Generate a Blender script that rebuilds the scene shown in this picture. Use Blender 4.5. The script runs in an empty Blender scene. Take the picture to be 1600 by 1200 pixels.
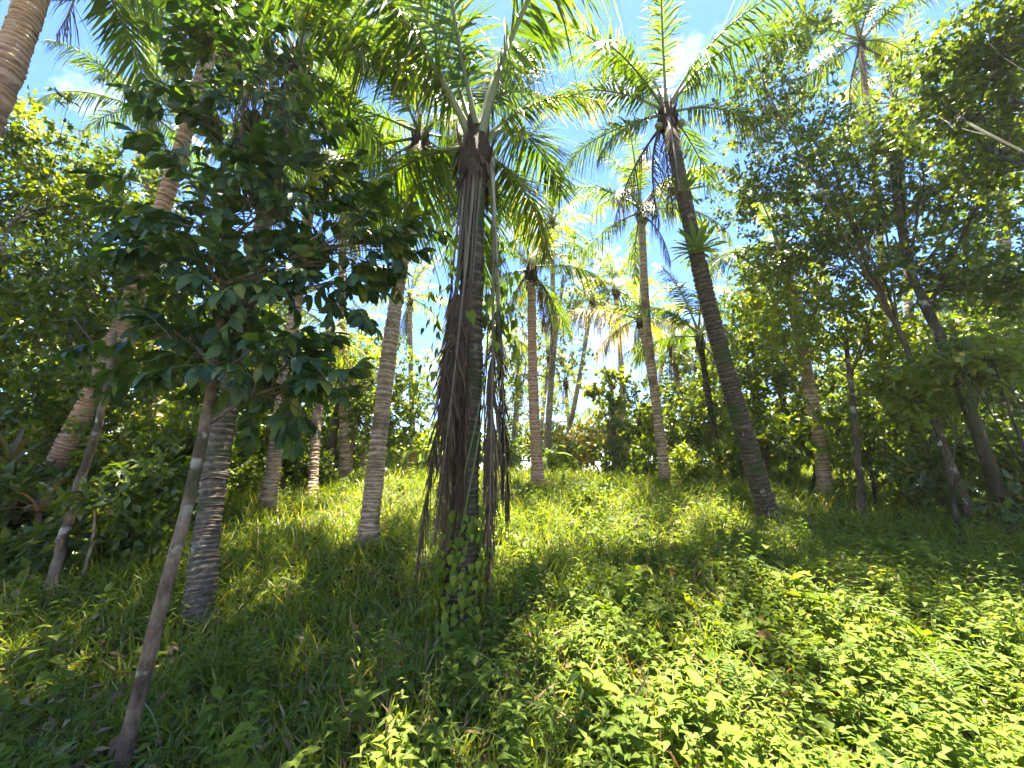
import bpy, math, random
import numpy as np
from mathutils import Vector

random.seed(5)
R = np.random.default_rng(11)
SC = bpy.context.scene
COL = SC.collection
rad = math.radians

# ------------------------------------------------------------------ camera
EYE = np.array([0.0, 0.0, 1.6])
PITCH = rad(13.5)
FPX = 614.0                                   # focal length in pixels of a 1600 px wide frame
cam = bpy.data.cameras.new('camera')
cam.sensor_width = 36.0
cam.lens = 36.0 * FPX / 1600.0
cam.clip_start = 0.05
cam.clip_end = 3000.0
cam_o = bpy.data.objects.new('camera', cam)
cam_o.location = EYE
cam_o.rotation_euler = (math.pi / 2 + PITCH, 0, 0)
COL.objects.link(cam_o)
SC.camera = cam_o

# ------------------------------------------------------------------ sky, sun, exposure
SUN = np.array([0.06, 0.16, 0.98]); SUN = SUN / np.linalg.norm(SUN)
world = bpy.data.worlds.new('World')
SC.world = world
world.use_nodes = True
wn, wl = world.node_tree.nodes, world.node_tree.links
wn.clear()
sky = wn.new('ShaderNodeTexSky'); sky.sky_type = 'NISHITA'; sky.sun_disc = False
sky.sun_elevation = math.asin(SUN[2]); sky.sun_rotation = math.atan2(SUN[0], SUN[1])
sky.air_density = 1.0; sky.dust_density = 0.1; sky.ozone_density = 1.8
tc = wn.new('ShaderNodeTexCoord')
mp = wn.new('ShaderNodeMapping'); mp.inputs['Scale'].default_value = (1.0, 1.0, 2.2)
nz = wn.new('ShaderNodeTexNoise'); nz.inputs['Scale'].default_value = 2.3; nz.inputs['Detail'].default_value = 9; nz.inputs['Roughness'].default_value = 0.62
rp = wn.new('ShaderNodeValToRGB'); rp.color_ramp.elements[0].position = 0.57; rp.color_ramp.elements[1].position = 0.86
mx = wn.new('ShaderNodeMix'); mx.data_type = 'RGBA'
mx.inputs['B'].default_value = (9.5, 9.8, 10.2, 1)
bg = wn.new('ShaderNodeBackground'); bg.inputs['Strength'].default_value = 0.050
wo = wn.new('ShaderNodeOutputWorld')
wl.new(tc.outputs['Generated'], mp.inputs['Vector']); wl.new(mp.outputs[0], nz.inputs['Vector'])
wl.new(nz.outputs['Fac'], rp.inputs['Fac']); wl.new(rp.outputs['Color'], mx.inputs['Factor'])
hs = wn.new('ShaderNodeHueSaturation'); hs.inputs['Saturation'].default_value = 1.22; hs.inputs['Hue'].default_value = 0.512
wl.new(sky.outputs[0], hs.inputs['Color']); wl.new(hs.outputs[0], mx.inputs['A']); wl.new(mx.outputs['Result'], bg.inputs['Color'])
wl.new(bg.outputs[0], wo.inputs['Surface'])

sun = bpy.data.lights.new('sun', 'SUN'); sun.energy = 5.0; sun.angle = rad(0.55); sun.color = (1.0, 0.90, 0.70)
sun_o = bpy.data.objects.new('sun', sun)
sun_o.rotation_euler = Vector(SUN).to_track_quat('Z', 'Y').to_euler()
sun_o.location = (10, -4, 20)
COL.objects.link(sun_o)

SC.view_settings.view_transform = 'Standard'
SC.view_settings.look = 'None'
SC.view_settings.gamma = 1.0
SC.view_settings.use_curve_mapping = False
SC.view_settings.exposure = 3.36
SC.cycles.max_bounces = 12
SC.cycles.diffuse_bounces = 8
SC.cycles.glossy_bounces = 2
SC.cycles.transmission_bounces = 8
SC.cycles.sample_clamp_indirect = 6.0
SC.cycles.use_denoising = True
SC.cycles.denoiser = 'OPENIMAGEDENOISE'

# ------------------------------------------------------------------ helpers: picture to place
def P(px, py, Y):
    u, v = (px - 800) / FPX, (600 - py) / FPX
    d = np.array([u, math.cos(PITCH) - math.sin(PITCH) * v, math.sin(PITCH) + math.cos(PITCH) * v])
    return EYE + d * (Y / d[1])
def pxm(py, Y):                               # pixels per metre at that height and distance
    v = (600 - py) / FPX
    return FPX * (math.cos(PITCH) - math.sin(PITCH) * v) / Y

GP = np.array([(-60, -6), (-12, -.6), (0, 0), (2.2, .02), (3.6, .27), (5.6, .76), (9, 1.44), (12, 1.70), (18, 1.55), (30, 0.2), (60, -4), (140, -9), (900, -10)], float)
def _smooth_profile():
    ys = np.linspace(-60, 200, 5201)
    z = np.interp(ys, GP[:, 0], GP[:, 1])
    k = np.hanning(41); k /= k.sum()
    zp = np.pad(z, 20, mode='edge')
    return ys, np.convolve(zp, k, 'valid')
_GY, _GZ = _smooth_profile()
def G(x, y):
    x = np.asarray(x, float); y = np.asarray(y, float)
    z = np.where(y < 190, np.interp(y, _GY, _GZ), np.interp(y, GP[:, 0], GP[:, 1]))
    b = .05 * np.sin(x * 1.7 + y * .6) + .045 * np.sin(y * 2.1 - x * .9 + 1.3) + .025 * np.sin(x * 4.3 + 2.0) * np.sin(y * 3.7)
    return z + b * np.clip((20 - y) / 8, 0.3, 1)
def ground_at(px, py):
    Y = 1.2
    while Y < 40:
        p = P(px, py, Y)
        if p[2] <= G(p[0], p[1]):
            break
        Y += .02
    return np.array([p[0], p[1], float(G(p[0], p[1]))])

def nrm(a):
    return a / np.maximum(np.linalg.norm(a, axis=-1, keepdims=True), 1e-9)

# ------------------------------------------------------------------ helpers: meshes and objects
def mesh_np(name, V, F, mat=None, tint=None, smooth=False):
    me = bpy.data.meshes.new(name)
    V = np.asarray(V, np.float32)
    if not isinstance(F, list): F = [F]
    F = [np.asarray(f, np.int32) for f in F if len(f)]
    nl = sum(f.size for f in F); npol = sum(len(f) for f in F)
    me.vertices.add(len(V)); me.vertices.foreach_set('co', V.ravel())
    me.loops.add(nl); me.polygons.add(npol)
    me.loops.foreach_set('vertex_index', np.concatenate([f.ravel() for f in F]))
    cnt = np.concatenate([np.full(len(f), f.shape[1], np.int32) for f in F])
    st = np.concatenate([[0], np.cumsum(cnt)[:-1]]).astype(np.int32)
    me.polygons.foreach_set('loop_start', st)
    if smooth: me.polygons.foreach_set('use_smooth', np.ones(npol, bool))
    if tint is not None:
        at = me.attributes.new('tint', 'FLOAT', 'POINT')
        at.data.foreach_set('value', np.asarray(tint, np.float32))
    me.update(calc_edges=True)
    if mat: me.materials.append(mat)
    return me

def link(name, me, parent=None, loc=(0, 0, 0), rot=(0, 0, 0), sc=None):
    o = bpy.data.objects.new(name, me)
    COL.objects.link(o)
    o.location = loc; o.rotation_euler = rot
    if sc is not None: o.scale = (sc, sc, sc) if np.isscalar(sc) else sc
    if parent is not None: o.parent = parent
    return o
def thing(name, label, cat, loc, group=None):
    o = bpy.data.objects.new(name, None); COL.objects.link(o)
    o.empty_display_size = .2
    o.location = loc; o['label'] = label; o['category'] = cat
    if group: o['group'] = group
    return o
def stuff(o, label, cat):
    o['kind'] = 'stuff'; o['label'] = label; o['category'] = cat
    return o

class Acc:                                     # gathers verts and faces of one mesh
    def __init__(s): s.V = []; s.T = []; s.Q = []; s.t = []; s.n = 0
    def add(s, V, tri=None, quad=None, tint=None):
        V = np.asarray(V, float)
        s.V.append(V)
        if tri is not None and len(tri): s.T.append(np.asarray(tri) + s.n)
        if quad is not None and len(quad): s.Q.append(np.asarray(quad) + s.n)
        s.t.append(np.full(len(V), .5) if tint is None else np.broadcast_to(np.asarray(tint, float), (len(V),)))
        s.n += len(V)
        return s
    def mesh(s, name, mat, off=(0, 0, 0), smooth=False):
        F = []
        if s.T: F.append(np.concatenate(s.T))
        if s.Q: F.append(np.concatenate(s.Q))
        return mesh_np(name, np.concatenate(s.V) - np.asarray(off, float), F, mat, np.concatenate(s.t), smooth)

def tube(pts, radii, sides=7, wob=0.0, cap=True):
    pts = np.asarray(pts, float); n = len(pts)
    radii = np.broadcast_to(np.asarray(radii, float), (n,))
    T = nrm(np.gradient(pts, axis=0))
    ref = np.where(np.abs(T[:, 2:3]) > .9, np.array([[1., 0, 0]]), np.array([[0, 0, 1.]]))
    A = nrm(np.cross(T, ref)); B = np.cross(T, A)
    for i in range(1, n):                      # keep the frame from flipping
        a = A[i - 1] - T[i] * (A[i - 1] @ T[i]); A[i] = a / (np.linalg.norm(a) + 1e-9); B[i] = np.cross(T[i], A[i])
    an = np.linspace(0, 2 * math.pi, sides, endpoint=False)
    r = radii[:, None] * (1 + wob * R.normal(size=(n, sides)))
    V = pts[:, None] + r[..., None] * (np.cos(an)[None, :, None] * A[:, None] + np.sin(an)[None, :, None] * B[:, None])
    V = V.reshape(-1, 3)
    i = np.arange(n - 1)[:, None] * sides; j = np.arange(sides)[None]
    k = (j + 1) % sides
    Q = np.stack([i + j, i + k, i + sides + k, i + sides + j], -1).reshape(-1, 4)
    return V, Q

def curve(pts, n):
    """Catmull-Rom through pts"""
    pts = np.asarray(pts, float)
    if len(pts) == 2: return pts[0] + (pts[1] - pts[0]) * np.linspace(0, 1, n)[:, None]
    q = np.vstack([2 * pts[0] - pts[1], pts, 2 * pts[-1] - pts[-2]])
    t = np.linspace(0, len(pts) - 1 - 1e-6, n); i = t.astype(int); f = (t - i)[:, None]
    a, b, c, d = q[i], q[i + 1], q[i + 2], q[i + 3]
    return .5 * (2 * b + (c - a) * f + (2 * a - 5 * b + 4 * c - d) * f ** 2 + (3 * b - a - 3 * c + d) * f ** 3)

# leaf templates: (t along, across, fold weight), triangles
def _tm(rows, tris): return np.array(rows, float), np.array(tris)
LEAF4 = _tm([(0, 0, 0), (.42, -.5, 1), (.48, 0, 0), (.42, .5, 1), (1, 0, 0)], [(0, 2, 1), (0, 3, 2), (2, 3, 4), (1, 2, 4)])
LEAF2 = _tm([(0, 0, 0), (.45, -.5, .6), (.45, .5, .6), (1, 0, 0)], [(0, 2, 1), (1, 2, 3)])
LEAF10 = _tm([(0, 0, 0), (.12, -.26, .5), (.12, .26, .5), (.35, -.5, 1), (.35, 0, 0), (.35, .5, 1), (.68, -.40, .8), (.7, 0, 0), (.68, .40, .8), (1, 0, 0)],
             [(0, 4, 1), (0, 2, 4), (1, 4, 3), (2, 5, 4), (3, 4, 7), (3, 7, 6), (4, 5, 8), (4, 8, 7), (6, 7, 9), (7, 8, 9)])
OVAL = _tm([(0, 0, 0), (.08, -.2, .4), (.08, .2, .4), (.28, -.44, .9), (.28, 0, 0), (.28, .44, .9), (.55, -.5, 1), (.55, 0, 0), (.55, .5, 1), (.82, -.32, .6), (.82, 0, 0), (.82, .32, .6), (1, 0, 0)],
           [(0, 4, 1), (0, 2, 4), (1, 4, 3), (2, 5, 4), (3, 4, 7), (3, 7, 6), (4, 5, 8), (4, 8, 7), (6, 7, 10), (6, 10, 9), (7, 8, 11), (7, 11, 10), (9, 10, 12), (10, 11, 12)])
HEART = _tm([(0, 0, 0), (-.12, -.28, .6), (-.12, .28, .6), (.22, -.5, 1), (.25, 0, 0), (.22, .5, 1), (.6, -.32, .6), (.62, 0, 0), (.6, .32, .6), (1, 0, 0)],
            [(0, 4, 1), (0, 2, 4), (1, 4, 3), (2, 5, 4), (3, 4, 7), (3, 7, 6), (4, 5, 8), (4, 8, 7), (6, 7, 9), (7, 8, 9)])
BLADE = _tm([(0, -.4, 0), (0, .4, 0), (.4, -.5, .3), (.4, .5, .3), (.75, -.3, 0), (.75, .3, 0), (1, 0, 0)],
            [(0, 1, 3), (0, 3, 2), (2, 3, 5), (2, 5, 4), (4, 5, 6)])
STRAP = _tm([(0, -.22, .2), (0, 0, 0), (0, .22, .2), (.3, -.42, .5), (.3, 0, 0), (.3, .42, .5), (.6, -.5, .5), (.6, 0, 0), (.6, .5, .5), (.85, -.33, .3), (.85, 0, 0), (.85, .33, .3), (1, 0, 0)],
            [(0, 1, 4), (0, 4, 3), (1, 2, 5), (1, 5, 4), (3, 4, 7), (3, 7, 6), (4, 5, 8), (4, 8, 7), (6, 7, 10), (6, 10, 9), (7, 8, 11), (7, 11, 10), (9, 10, 12), (10, 11, 12)])

def leaves(tm, Pp, D, N, L, W, fold=.12, bend=.3):
    """n leaves at once; bend in radians curls the tip away from N"""
    t, tri = tm; n = len(Pp); k = len(t)
    D = nrm(D); N = nrm(N - D * (N * D).sum(-1, keepdims=True)); A = np.cross(N, D)
    L = np.broadcast_to(L, (n,)); W = np.broadcast_to(W, (n,))
    b = np.broadcast_to(bend, (n,))[:, None] + 1e-4
    tt = t[None, :, 0]
    S = np.sin(b * tt) / b; C = -(1 - np.cos(b * tt)) / b
    V = (Pp[:, None] + (L[:, None] * S)[..., None] * D[:, None]
         + (L[:, None] * C + W[:, None] * fold * t[None, :, 2])[..., None] * N[:, None]
         + (W[:, None] * t[None, :, 1])[..., None] * A[:, None])
    F = (np.arange(n)[:, None, None] * k + tri[None]).reshape(-1, 3)
    return V.reshape(-1, 3), F
def rnd(n): return R.normal(size=(n, 3))
def rep(a, k): return np.repeat(a, k)

# ------------------------------------------------------------------ materials
def new_mat(name):
    m = bpy.data.materials.new(name); m.use_nodes = True
    n = m.node_tree.nodes; n.clear()
    return m, n, m.node_tree.links
def ramp(n, stops):
    r = n.new('ShaderNodeValToRGB'); e = r.color_ramp.elements
    while len(e) < len(stops): e.new(.5)
    for i, (p, c) in enumerate(stops): e[i].position = p; e[i].color = (*c, 1)
    return r
def leaf_mat(name, stops, trans=.46, tcol=(1.95, 1.85, .35), rough=.42, spec=.5, obj_var=0.0, patch=1.2):
    m, n, l = new_mat(name)
    at = n.new('ShaderNodeAttribute'); at.attribute_name = 'tint'
    tcn = n.new('ShaderNodeTexCoord')
    nz = n.new('ShaderNodeTexNoise'); nz.inputs['Scale'].default_value = patch; nz.inputs['Detail'].default_value = 3
    l.new(tcn.outputs['Object'], nz.inputs['Vector'])
    a = n.new('ShaderNodeMath'); a.operation = 'MULTIPLY_ADD'; a.inputs[1].default_value = .6; a.inputs[2].default_value = -.30
    l.new(nz.outputs['Fac'], a.inputs[0])
    b = n.new('ShaderNodeMath'); b.operation = 'ADD'; b.use_clamp = True
    l.new(at.outputs['Fac'], b.inputs[0]); l.new(a.outputs[0], b.inputs[1])
    src = b.outputs[0]
    if obj_var:
        oi = n.new('ShaderNodeObjectInfo')
        c = n.new('ShaderNodeMath'); c.operation = 'MULTIPLY_ADD'; c.inputs[1].default_value = obj_var; c.inputs[2].default_value = -obj_var / 2
        l.new(oi.outputs['Random'], c.inputs[0])
        d = n.new('ShaderNodeMath'); d.operation = 'ADD'; d.use_clamp = True
        l.new(src, d.inputs[0]); l.new(c.outputs[0], d.inputs[1]); src = d.outputs[0]
    r = ramp(n, stops); l.new(src, r.inputs['Fac'])
    # fine veins and blotches
    n2 = n.new('ShaderNodeTexNoise'); n2.inputs['Scale'].default_value = 60; n2.inputs['Detail'].default_value = 2
    l.new(tcn.outputs['Object'], n2.inputs['Vector'])
    mr = n.new('ShaderNodeMapRange'); mr.inputs['To Min'].default_value = .78; mr.inputs['To Max'].default_value = 1.2
    l.new(n2.outputs['Fac'], mr.inputs['Value'])
    vm = n.new('ShaderNodeVectorMath'); vm.operation = 'SCALE'
    l.new(r.outputs['Color'], vm.inputs[0]); l.new(mr.outputs[0], vm.inputs['Scale'])
    p = n.new('ShaderNodeBsdfPrincipled'); p.inputs['Roughness'].default_value = rough
    p.inputs['Specular IOR Level'].default_value = spec
    l.new(vm.outputs[0], p.inputs['Base Color'])
    v2 = n.new('ShaderNodeVectorMath'); v2.operation = 'MULTIPLY'; v2.inputs[1].default_value = tcol
    l.new(vm.outputs[0], v2.inputs[0])
    tr = n.new('ShaderNodeBsdfTranslucent'); l.new(v2.outputs[0], tr.inputs['Color'])
    mxs = n.new('ShaderNodeMixShader'); mxs.inputs[0].default_value = trans
    l.new(p.outputs[0], mxs.inputs[1]); l.new(tr.outputs[0], mxs.inputs[2])
    o = n.new('ShaderNodeOutputMaterial'); l.new(mxs.outputs[0], o.inputs['Surface'])
    return m
def bark_mat(name, stops, scale=(6, 6, 2), lichen=None, lich=(.60, .66), bump=.5, rough=.9, tintw=.35, moss=None):
    m, n, l = new_mat(name)
    tcn = n.new('ShaderNodeTexCoord')
    mp = n.new('ShaderNodeMapping'); mp.inputs['Scale'].default_value = scale
    l.new(tcn.outputs['Object'], mp.inputs['Vector'])
    nz = n.new('ShaderNodeTexNoise'); nz.inputs['Scale'].default_value = 3; nz.inputs['Detail'].default_value = 8; nz.inputs['Roughness'].default_value = .68
    l.new(mp.outputs[0], nz.inputs['Vector'])
    at = n.new('ShaderNodeAttribute'); at.attribute_name = 'tint'
    a = n.new('ShaderNodeMath'); a.operation = 'MULTIPLY_ADD'; a.inputs[1].default_value = tintw; a.inputs[2].default_value = -tintw / 2
    l.new(at.outputs['Fac'], a.inputs[0])
    b = n.new('ShaderNodeMath'); b.operation = 'ADD'; b.use_clamp = True
    l.new(nz.outputs['Fac'], b.inputs[0]); l.new(a.outputs[0], b.inputs[1])
    r = ramp(n, stops); l.new(b.outputs[0], r.inputs['Fac'])
    colr = r.outputs['Color']
    for cc, (p0, p1), s in ((lichen, lich, 7.0), (moss, (.5, .62), 2.2)):
        if cc is None: continue
        n3 = n.new('ShaderNodeTexNoise'); n3.inputs['Scale'].default_value = s; n3.inputs['Detail'].default_value = 6
        l.new(tcn.outputs['Object'], n3.inputs['Vector'])
        r3 = ramp(n, [(p0, (0, 0, 0)), (p1, (1, 1, 1))]); l.new(n3.outputs['Fac'], r3.inputs['Fac'])
        mix = n.new('ShaderNodeMix'); mix.data_type = 'RGBA'; mix.inputs['B'].default_value = (*cc, 1)
        l.new(r3.outputs['Color'], mix.inputs['Factor']); l.new(colr, mix.inputs['A']); colr = mix.outputs['Result']
    n4 = n.new('ShaderNodeTexNoise'); n4.inputs['Scale'].default_value = 40; n4.inputs['Detail'].default_value = 5
    l.new(mp.outputs[0], n4.inputs['Vector'])
    ad = n.new('ShaderNodeMath'); ad.operation = 'ADD'; l.new(nz.outputs['Fac'], ad.inputs[0]); l.new(n4.outputs['Fac'], ad.inputs[1])
    bp = n.new('ShaderNodeBump'); bp.inputs['Strength'].default_value = bump; bp.inputs['Distance'].default_value = .02
    l.new(ad.outputs[0], bp.inputs['Height'])
    p = n.new('ShaderNodeBsdfPrincipled'); p.inputs['Roughness'].default_value = rough; p.inputs['Specular IOR Level'].default_value = .25
    l.new(colr, p.inputs['Base Color']); l.new(bp.outputs[0], p.inputs['Normal'])
    o = n.new('ShaderNodeOutputMaterial'); l.new(p.outputs[0], o.inputs['Surface'])
    return m

M = {}
M['frond'] = leaf_mat('palm_frond_green', [(0, (.024, .052, .010)), (.45, (.055, .105, .014)), (.75, (.105, .15, .02)), (1, (.26, .20, .04))], trans=.48, rough=.36, obj_var=.5, patch=.6)
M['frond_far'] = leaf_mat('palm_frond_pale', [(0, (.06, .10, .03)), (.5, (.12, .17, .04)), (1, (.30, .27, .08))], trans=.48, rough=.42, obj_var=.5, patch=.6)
M['dead'] = leaf_mat('palm_frond_dry', [(0, (.03, .02, .014)), (.5, (.085, .052, .032)), (1, (.22, .14, .085))], trans=.2, tcol=(1.2, 1, .8), rough=.7, spec=.2, obj_var=.4)
M['straw'] = leaf_mat('palm_frond_straw', [(0, (.22, .17, .08)), (.5, (.40, .33, .18)), (1, (.52, .44, .26))], trans=.4, tcol=(1.2, 1.1, .8), rough=.6, spec=.2)
M['rib'] = leaf_mat('palm_midrib', [(0, (.07, .09, .025)), (.6, (.13, .14, .045)), (1, (.24, .21, .09))], trans=.05, rough=.4, obj_var=.5)
M['rib_dead'] = leaf_mat('palm_midrib_dry', [(.2, (.05, .035, .025)), (.6, (.12, .095, .07)), (.9, (.30, .26, .21))], trans=.0, rough=.7, spec=.2, obj_var=.8)
M['fibre'] = bark_mat('palm_fibre', [(.25, (.02, .012, .008)), (.55, (.075, .045, .028)), (.8, (.17, .11, .065))], scale=(14, 14, 2), bump=.9)
M['palm_bark'] = bark_mat('palm_bark_sunny', [(.22, (.14, .080, .048)), (.5, (.37, .245, .16)), (.8, (.58, .45, .34))], scale=(5, 5, 9), lichen=(.46, .40, .31), lich=(.64, .78), tintw=.5, moss=(.17, .115, .07))  # warm sunlit brightness of the trunks put into the bark colour
M['palm_bark_red'] = bark_mat('palm_bark_reddish', [(.22, (.17, .088, .05)), (.5, (.38, .215, .135)), (.8, (.54, .37, .26))], scale=(5, 5, 9), lichen=(.46, .40, .34), lich=(.62, .74), tintw=.5)
M['palm_bark_dark'] = bark_mat('palm_bark_mossy_shaded', [(.25, (.018, .014, .010)), (.5, (.060, .044, .030)), (.8, (.17, .12, .08))], scale=(6, 6, 9), lichen=(.34, .32, .26), lich=(.64, .74), tintw=.3, moss=(.035, .05, .014))  # crown shade put into the dark base colour, moss blotches over it
M['palm_bark_grey'] = bark_mat('palm_bark_grey', [(.25, (.035, .026, .02)), (.5, (.11, .085, .065)), (.8, (.25, .21, .17))], scale=(6, 6, 10), lichen=(.42, .41, .36), lich=(.60, .72), tintw=.28, moss=(.05, .065, .02))
M['bark'] = bark_mat('bark_brown', [(.25, (.03, .02, .013)), (.5, (.10, .07, .046)), (.8, (.22, .16, .11))], scale=(8, 8, 2), lichen=(.36, .33, .27), lich=(.60, .70))
M['bark_pale'] = bark_mat('bark_pale', [(.25, (.09, .06, .04)), (.5, (.22, .155, .105)), (.8, (.36, .28, .20))], scale=(7, 7, 2.5), lichen=(.45, .41, .34), lich=(.57, .66))
M['bark_mid'] = bark_mat('bark_mottled', [(.25, (.045, .028, .018)), (.5, (.15, .095, .062)), (.8, (.30, .21, .15))], scale=(8, 8, 4), lichen=(.40, .35, .28), lich=(.58, .66), bump=.8, moss=(.05, .055, .02))
M['bark_dark'] = bark_mat('bark_dark', [(.25, (.012, .009, .006)), (.5, (.045, .033, .022)), (.8, (.13, .10, .07))], scale=(8, 8, 2), lichen=(.30, .29, .24), lich=(.62, .70), moss=(.03, .042, .014))
M['broad'] = leaf_mat('broad_leaf_dark', [(0, (.010, .026, .010)), (.5, (.026, .056, .014)), (.85, (.06, .10, .02)), (1, (.16, .17, .03))], trans=.34, tcol=(2.2, 2.3, .4), rough=.5, spec=.4, obj_var=.6)
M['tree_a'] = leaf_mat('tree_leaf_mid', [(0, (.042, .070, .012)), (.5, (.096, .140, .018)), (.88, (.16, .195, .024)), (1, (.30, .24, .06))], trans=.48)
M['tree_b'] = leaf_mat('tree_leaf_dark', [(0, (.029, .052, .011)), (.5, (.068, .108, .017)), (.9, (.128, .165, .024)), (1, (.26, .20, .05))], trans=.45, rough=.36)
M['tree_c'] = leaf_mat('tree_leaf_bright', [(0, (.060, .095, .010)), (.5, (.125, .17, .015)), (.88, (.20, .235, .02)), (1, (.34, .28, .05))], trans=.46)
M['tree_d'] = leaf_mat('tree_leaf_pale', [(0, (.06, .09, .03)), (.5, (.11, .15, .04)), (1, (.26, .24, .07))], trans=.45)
M['croton'] = leaf_mat('croton_leaf', [(0, (.07, .10, .02)), (.45, (.16, .17, .025)), (.75, (.30, .20, .04)), (1, (.34, .12, .05))], trans=.42)
M['grass'] = leaf_mat('grass_blade', [(0, (.062, .100, .010)), (.5, (.122, .170, .014)), (.85, (.195, .225, .02)), (1, (.36, .30, .10))], trans=.45, rough=.5, patch=.5)
M['cover'] = leaf_mat('creeper_leaf', [(0, (.046, .085, .012)), (.4, (.10, .150, .016)), (.7, (.165, .20, .02)), (.9, (.22, .24, .03)), (.97, (.28, .25, .06)), (1, (.26, .13, .06))], trans=.45, rough=.65, spec=.2, patch=.7)
M['weed'] = leaf_mat('weed_leaf', [(0, (.050, .090, .014)), (.5, (.108, .160, .018)), (.9, (.185, .225, .03)), (1, (.30, .27, .08))], trans=.45, rough=.62, spec=.22)
M['fern'] = leaf_mat('fern_leaf', [(0, (.05, .10, .015)), (.6, (.10, .16, .02)), (1, (.15, .19, .03))], trans=.5, rough=.65, spec=.15)
M['nest'] = leaf_mat('nest_fern_leaf', [(0, (.07, .12, .035)), (.6, (.13, .19, .05)), (1, (.22, .26, .08))], trans=.4, rough=.35)
M['banana'] = leaf_mat('banana_leaf', [(0, (.07, .13, .018)), (.6, (.14, .21, .028)), (1, (.30, .28, .06))], trans=.5, rough=.35, obj_var=.5)
M['red'] = leaf_mat('red_strap_leaf', [(0, (.06, .07, .03)), (.5, (.14, .09, .05)), (1, (.34, .13, .11))], trans=.35, obj_var=.5)
M['litter'] = leaf_mat('dry_leaf', [(0, (.09, .05, .028)), (.5, (.20, .115, .06)), (1, (.36, .25, .14))], trans=.15, tcol=(1.2, 1, .7), rough=.7, spec=.2)
M['stem'] = leaf_mat('plant_stem', [(0, (.06, .08, .02)), (.6, (.11, .12, .035)), (1, (.18, .10, .05))], trans=.1)
M['nut'] = leaf_mat('coconut_husk', [(0, (.07, .10, .025)), (.6, (.16, .15, .05)), (1, (.25, .17, .08))], trans=0, rough=.4)

# ------------------------------------------------------------------ ground
def ground_material():
    m, n, l = new_mat('soil')
    tcn = n.new('ShaderNodeTexCoord')
    nz = n.new('ShaderNodeTexNoise'); nz.inputs['Scale'].default_value = 2.4; nz.inputs['Detail'].default_value = 10; nz.inputs['Roughness'].default_value = .7
    l.new(tcn.outputs['Object'], nz.inputs['Vector'])
    r = ramp(n, [(.3, (.022, .018, .010)), (.5, (.045, .050, .016)), (.62, (.06, .075, .018)), (.8, (.13, .085, .045))])
    l.new(nz.outputs['Fac'], r.inputs['Fac'])
    n2 = n.new('ShaderNodeTexNoise'); n2.inputs['Scale'].default_value = 35; n2.inputs['Detail'].default_value = 6
    l.new(tcn.outputs['Object'], n2.inputs['Vector'])
    bp = n.new('ShaderNodeBump'); bp.inputs['Strength'].default_value = .8; bp.inputs['Distance'].default_value = .05
    l.new(n2.outputs['Fac'], bp.inputs['Height'])
    p = n.new('ShaderNodeBsdfPrincipled'); p.inputs['Roughness'].default_value = .95; p.inputs['Specular IOR Level'].default_value = .15
    l.new(r.outputs['Color'], p.inputs['Base Color']); l.new(bp.outputs[0], p.inputs['Normal'])
    o = n.new('ShaderNodeOutputMaterial'); l.new(p.outputs[0], o.inputs['Surface'])
    return m
def axis(fine, lim, far):
    a = np.arange(0, lim, fine); b = lim * np.power(far / lim, np.linspace(0, 1, 26))
    return np.concatenate([a, b])
xs = axis(.25, 16, 900); xs = np.concatenate([-xs[:0:-1], xs])
ys = np.concatenate([np.linspace(-60, -3, 20), np.arange(-2.75, 22, .25), 22 * np.power(900 / 22, np.linspace(0, 1, 30))])
gx, gy = np.meshgrid(xs, ys); gz = G(gx, gy)
nx, ny = len(xs), len(ys)
i = np.arange(ny - 1)[:, None] * nx + np.arange(nx - 1)[None]
gq = np.stack([i, i + 1, i + nx + 1, i + nx], -1).reshape(-1, 4)
ground = link('ground', mesh_np('ground', np.stack([gx, gy, gz], -1).reshape(-1, 3), gq, ground_material(), smooth=True))
ground['kind'] = 'structure'; ground['label'] = 'sloping forest floor under grass and weeds'

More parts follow.
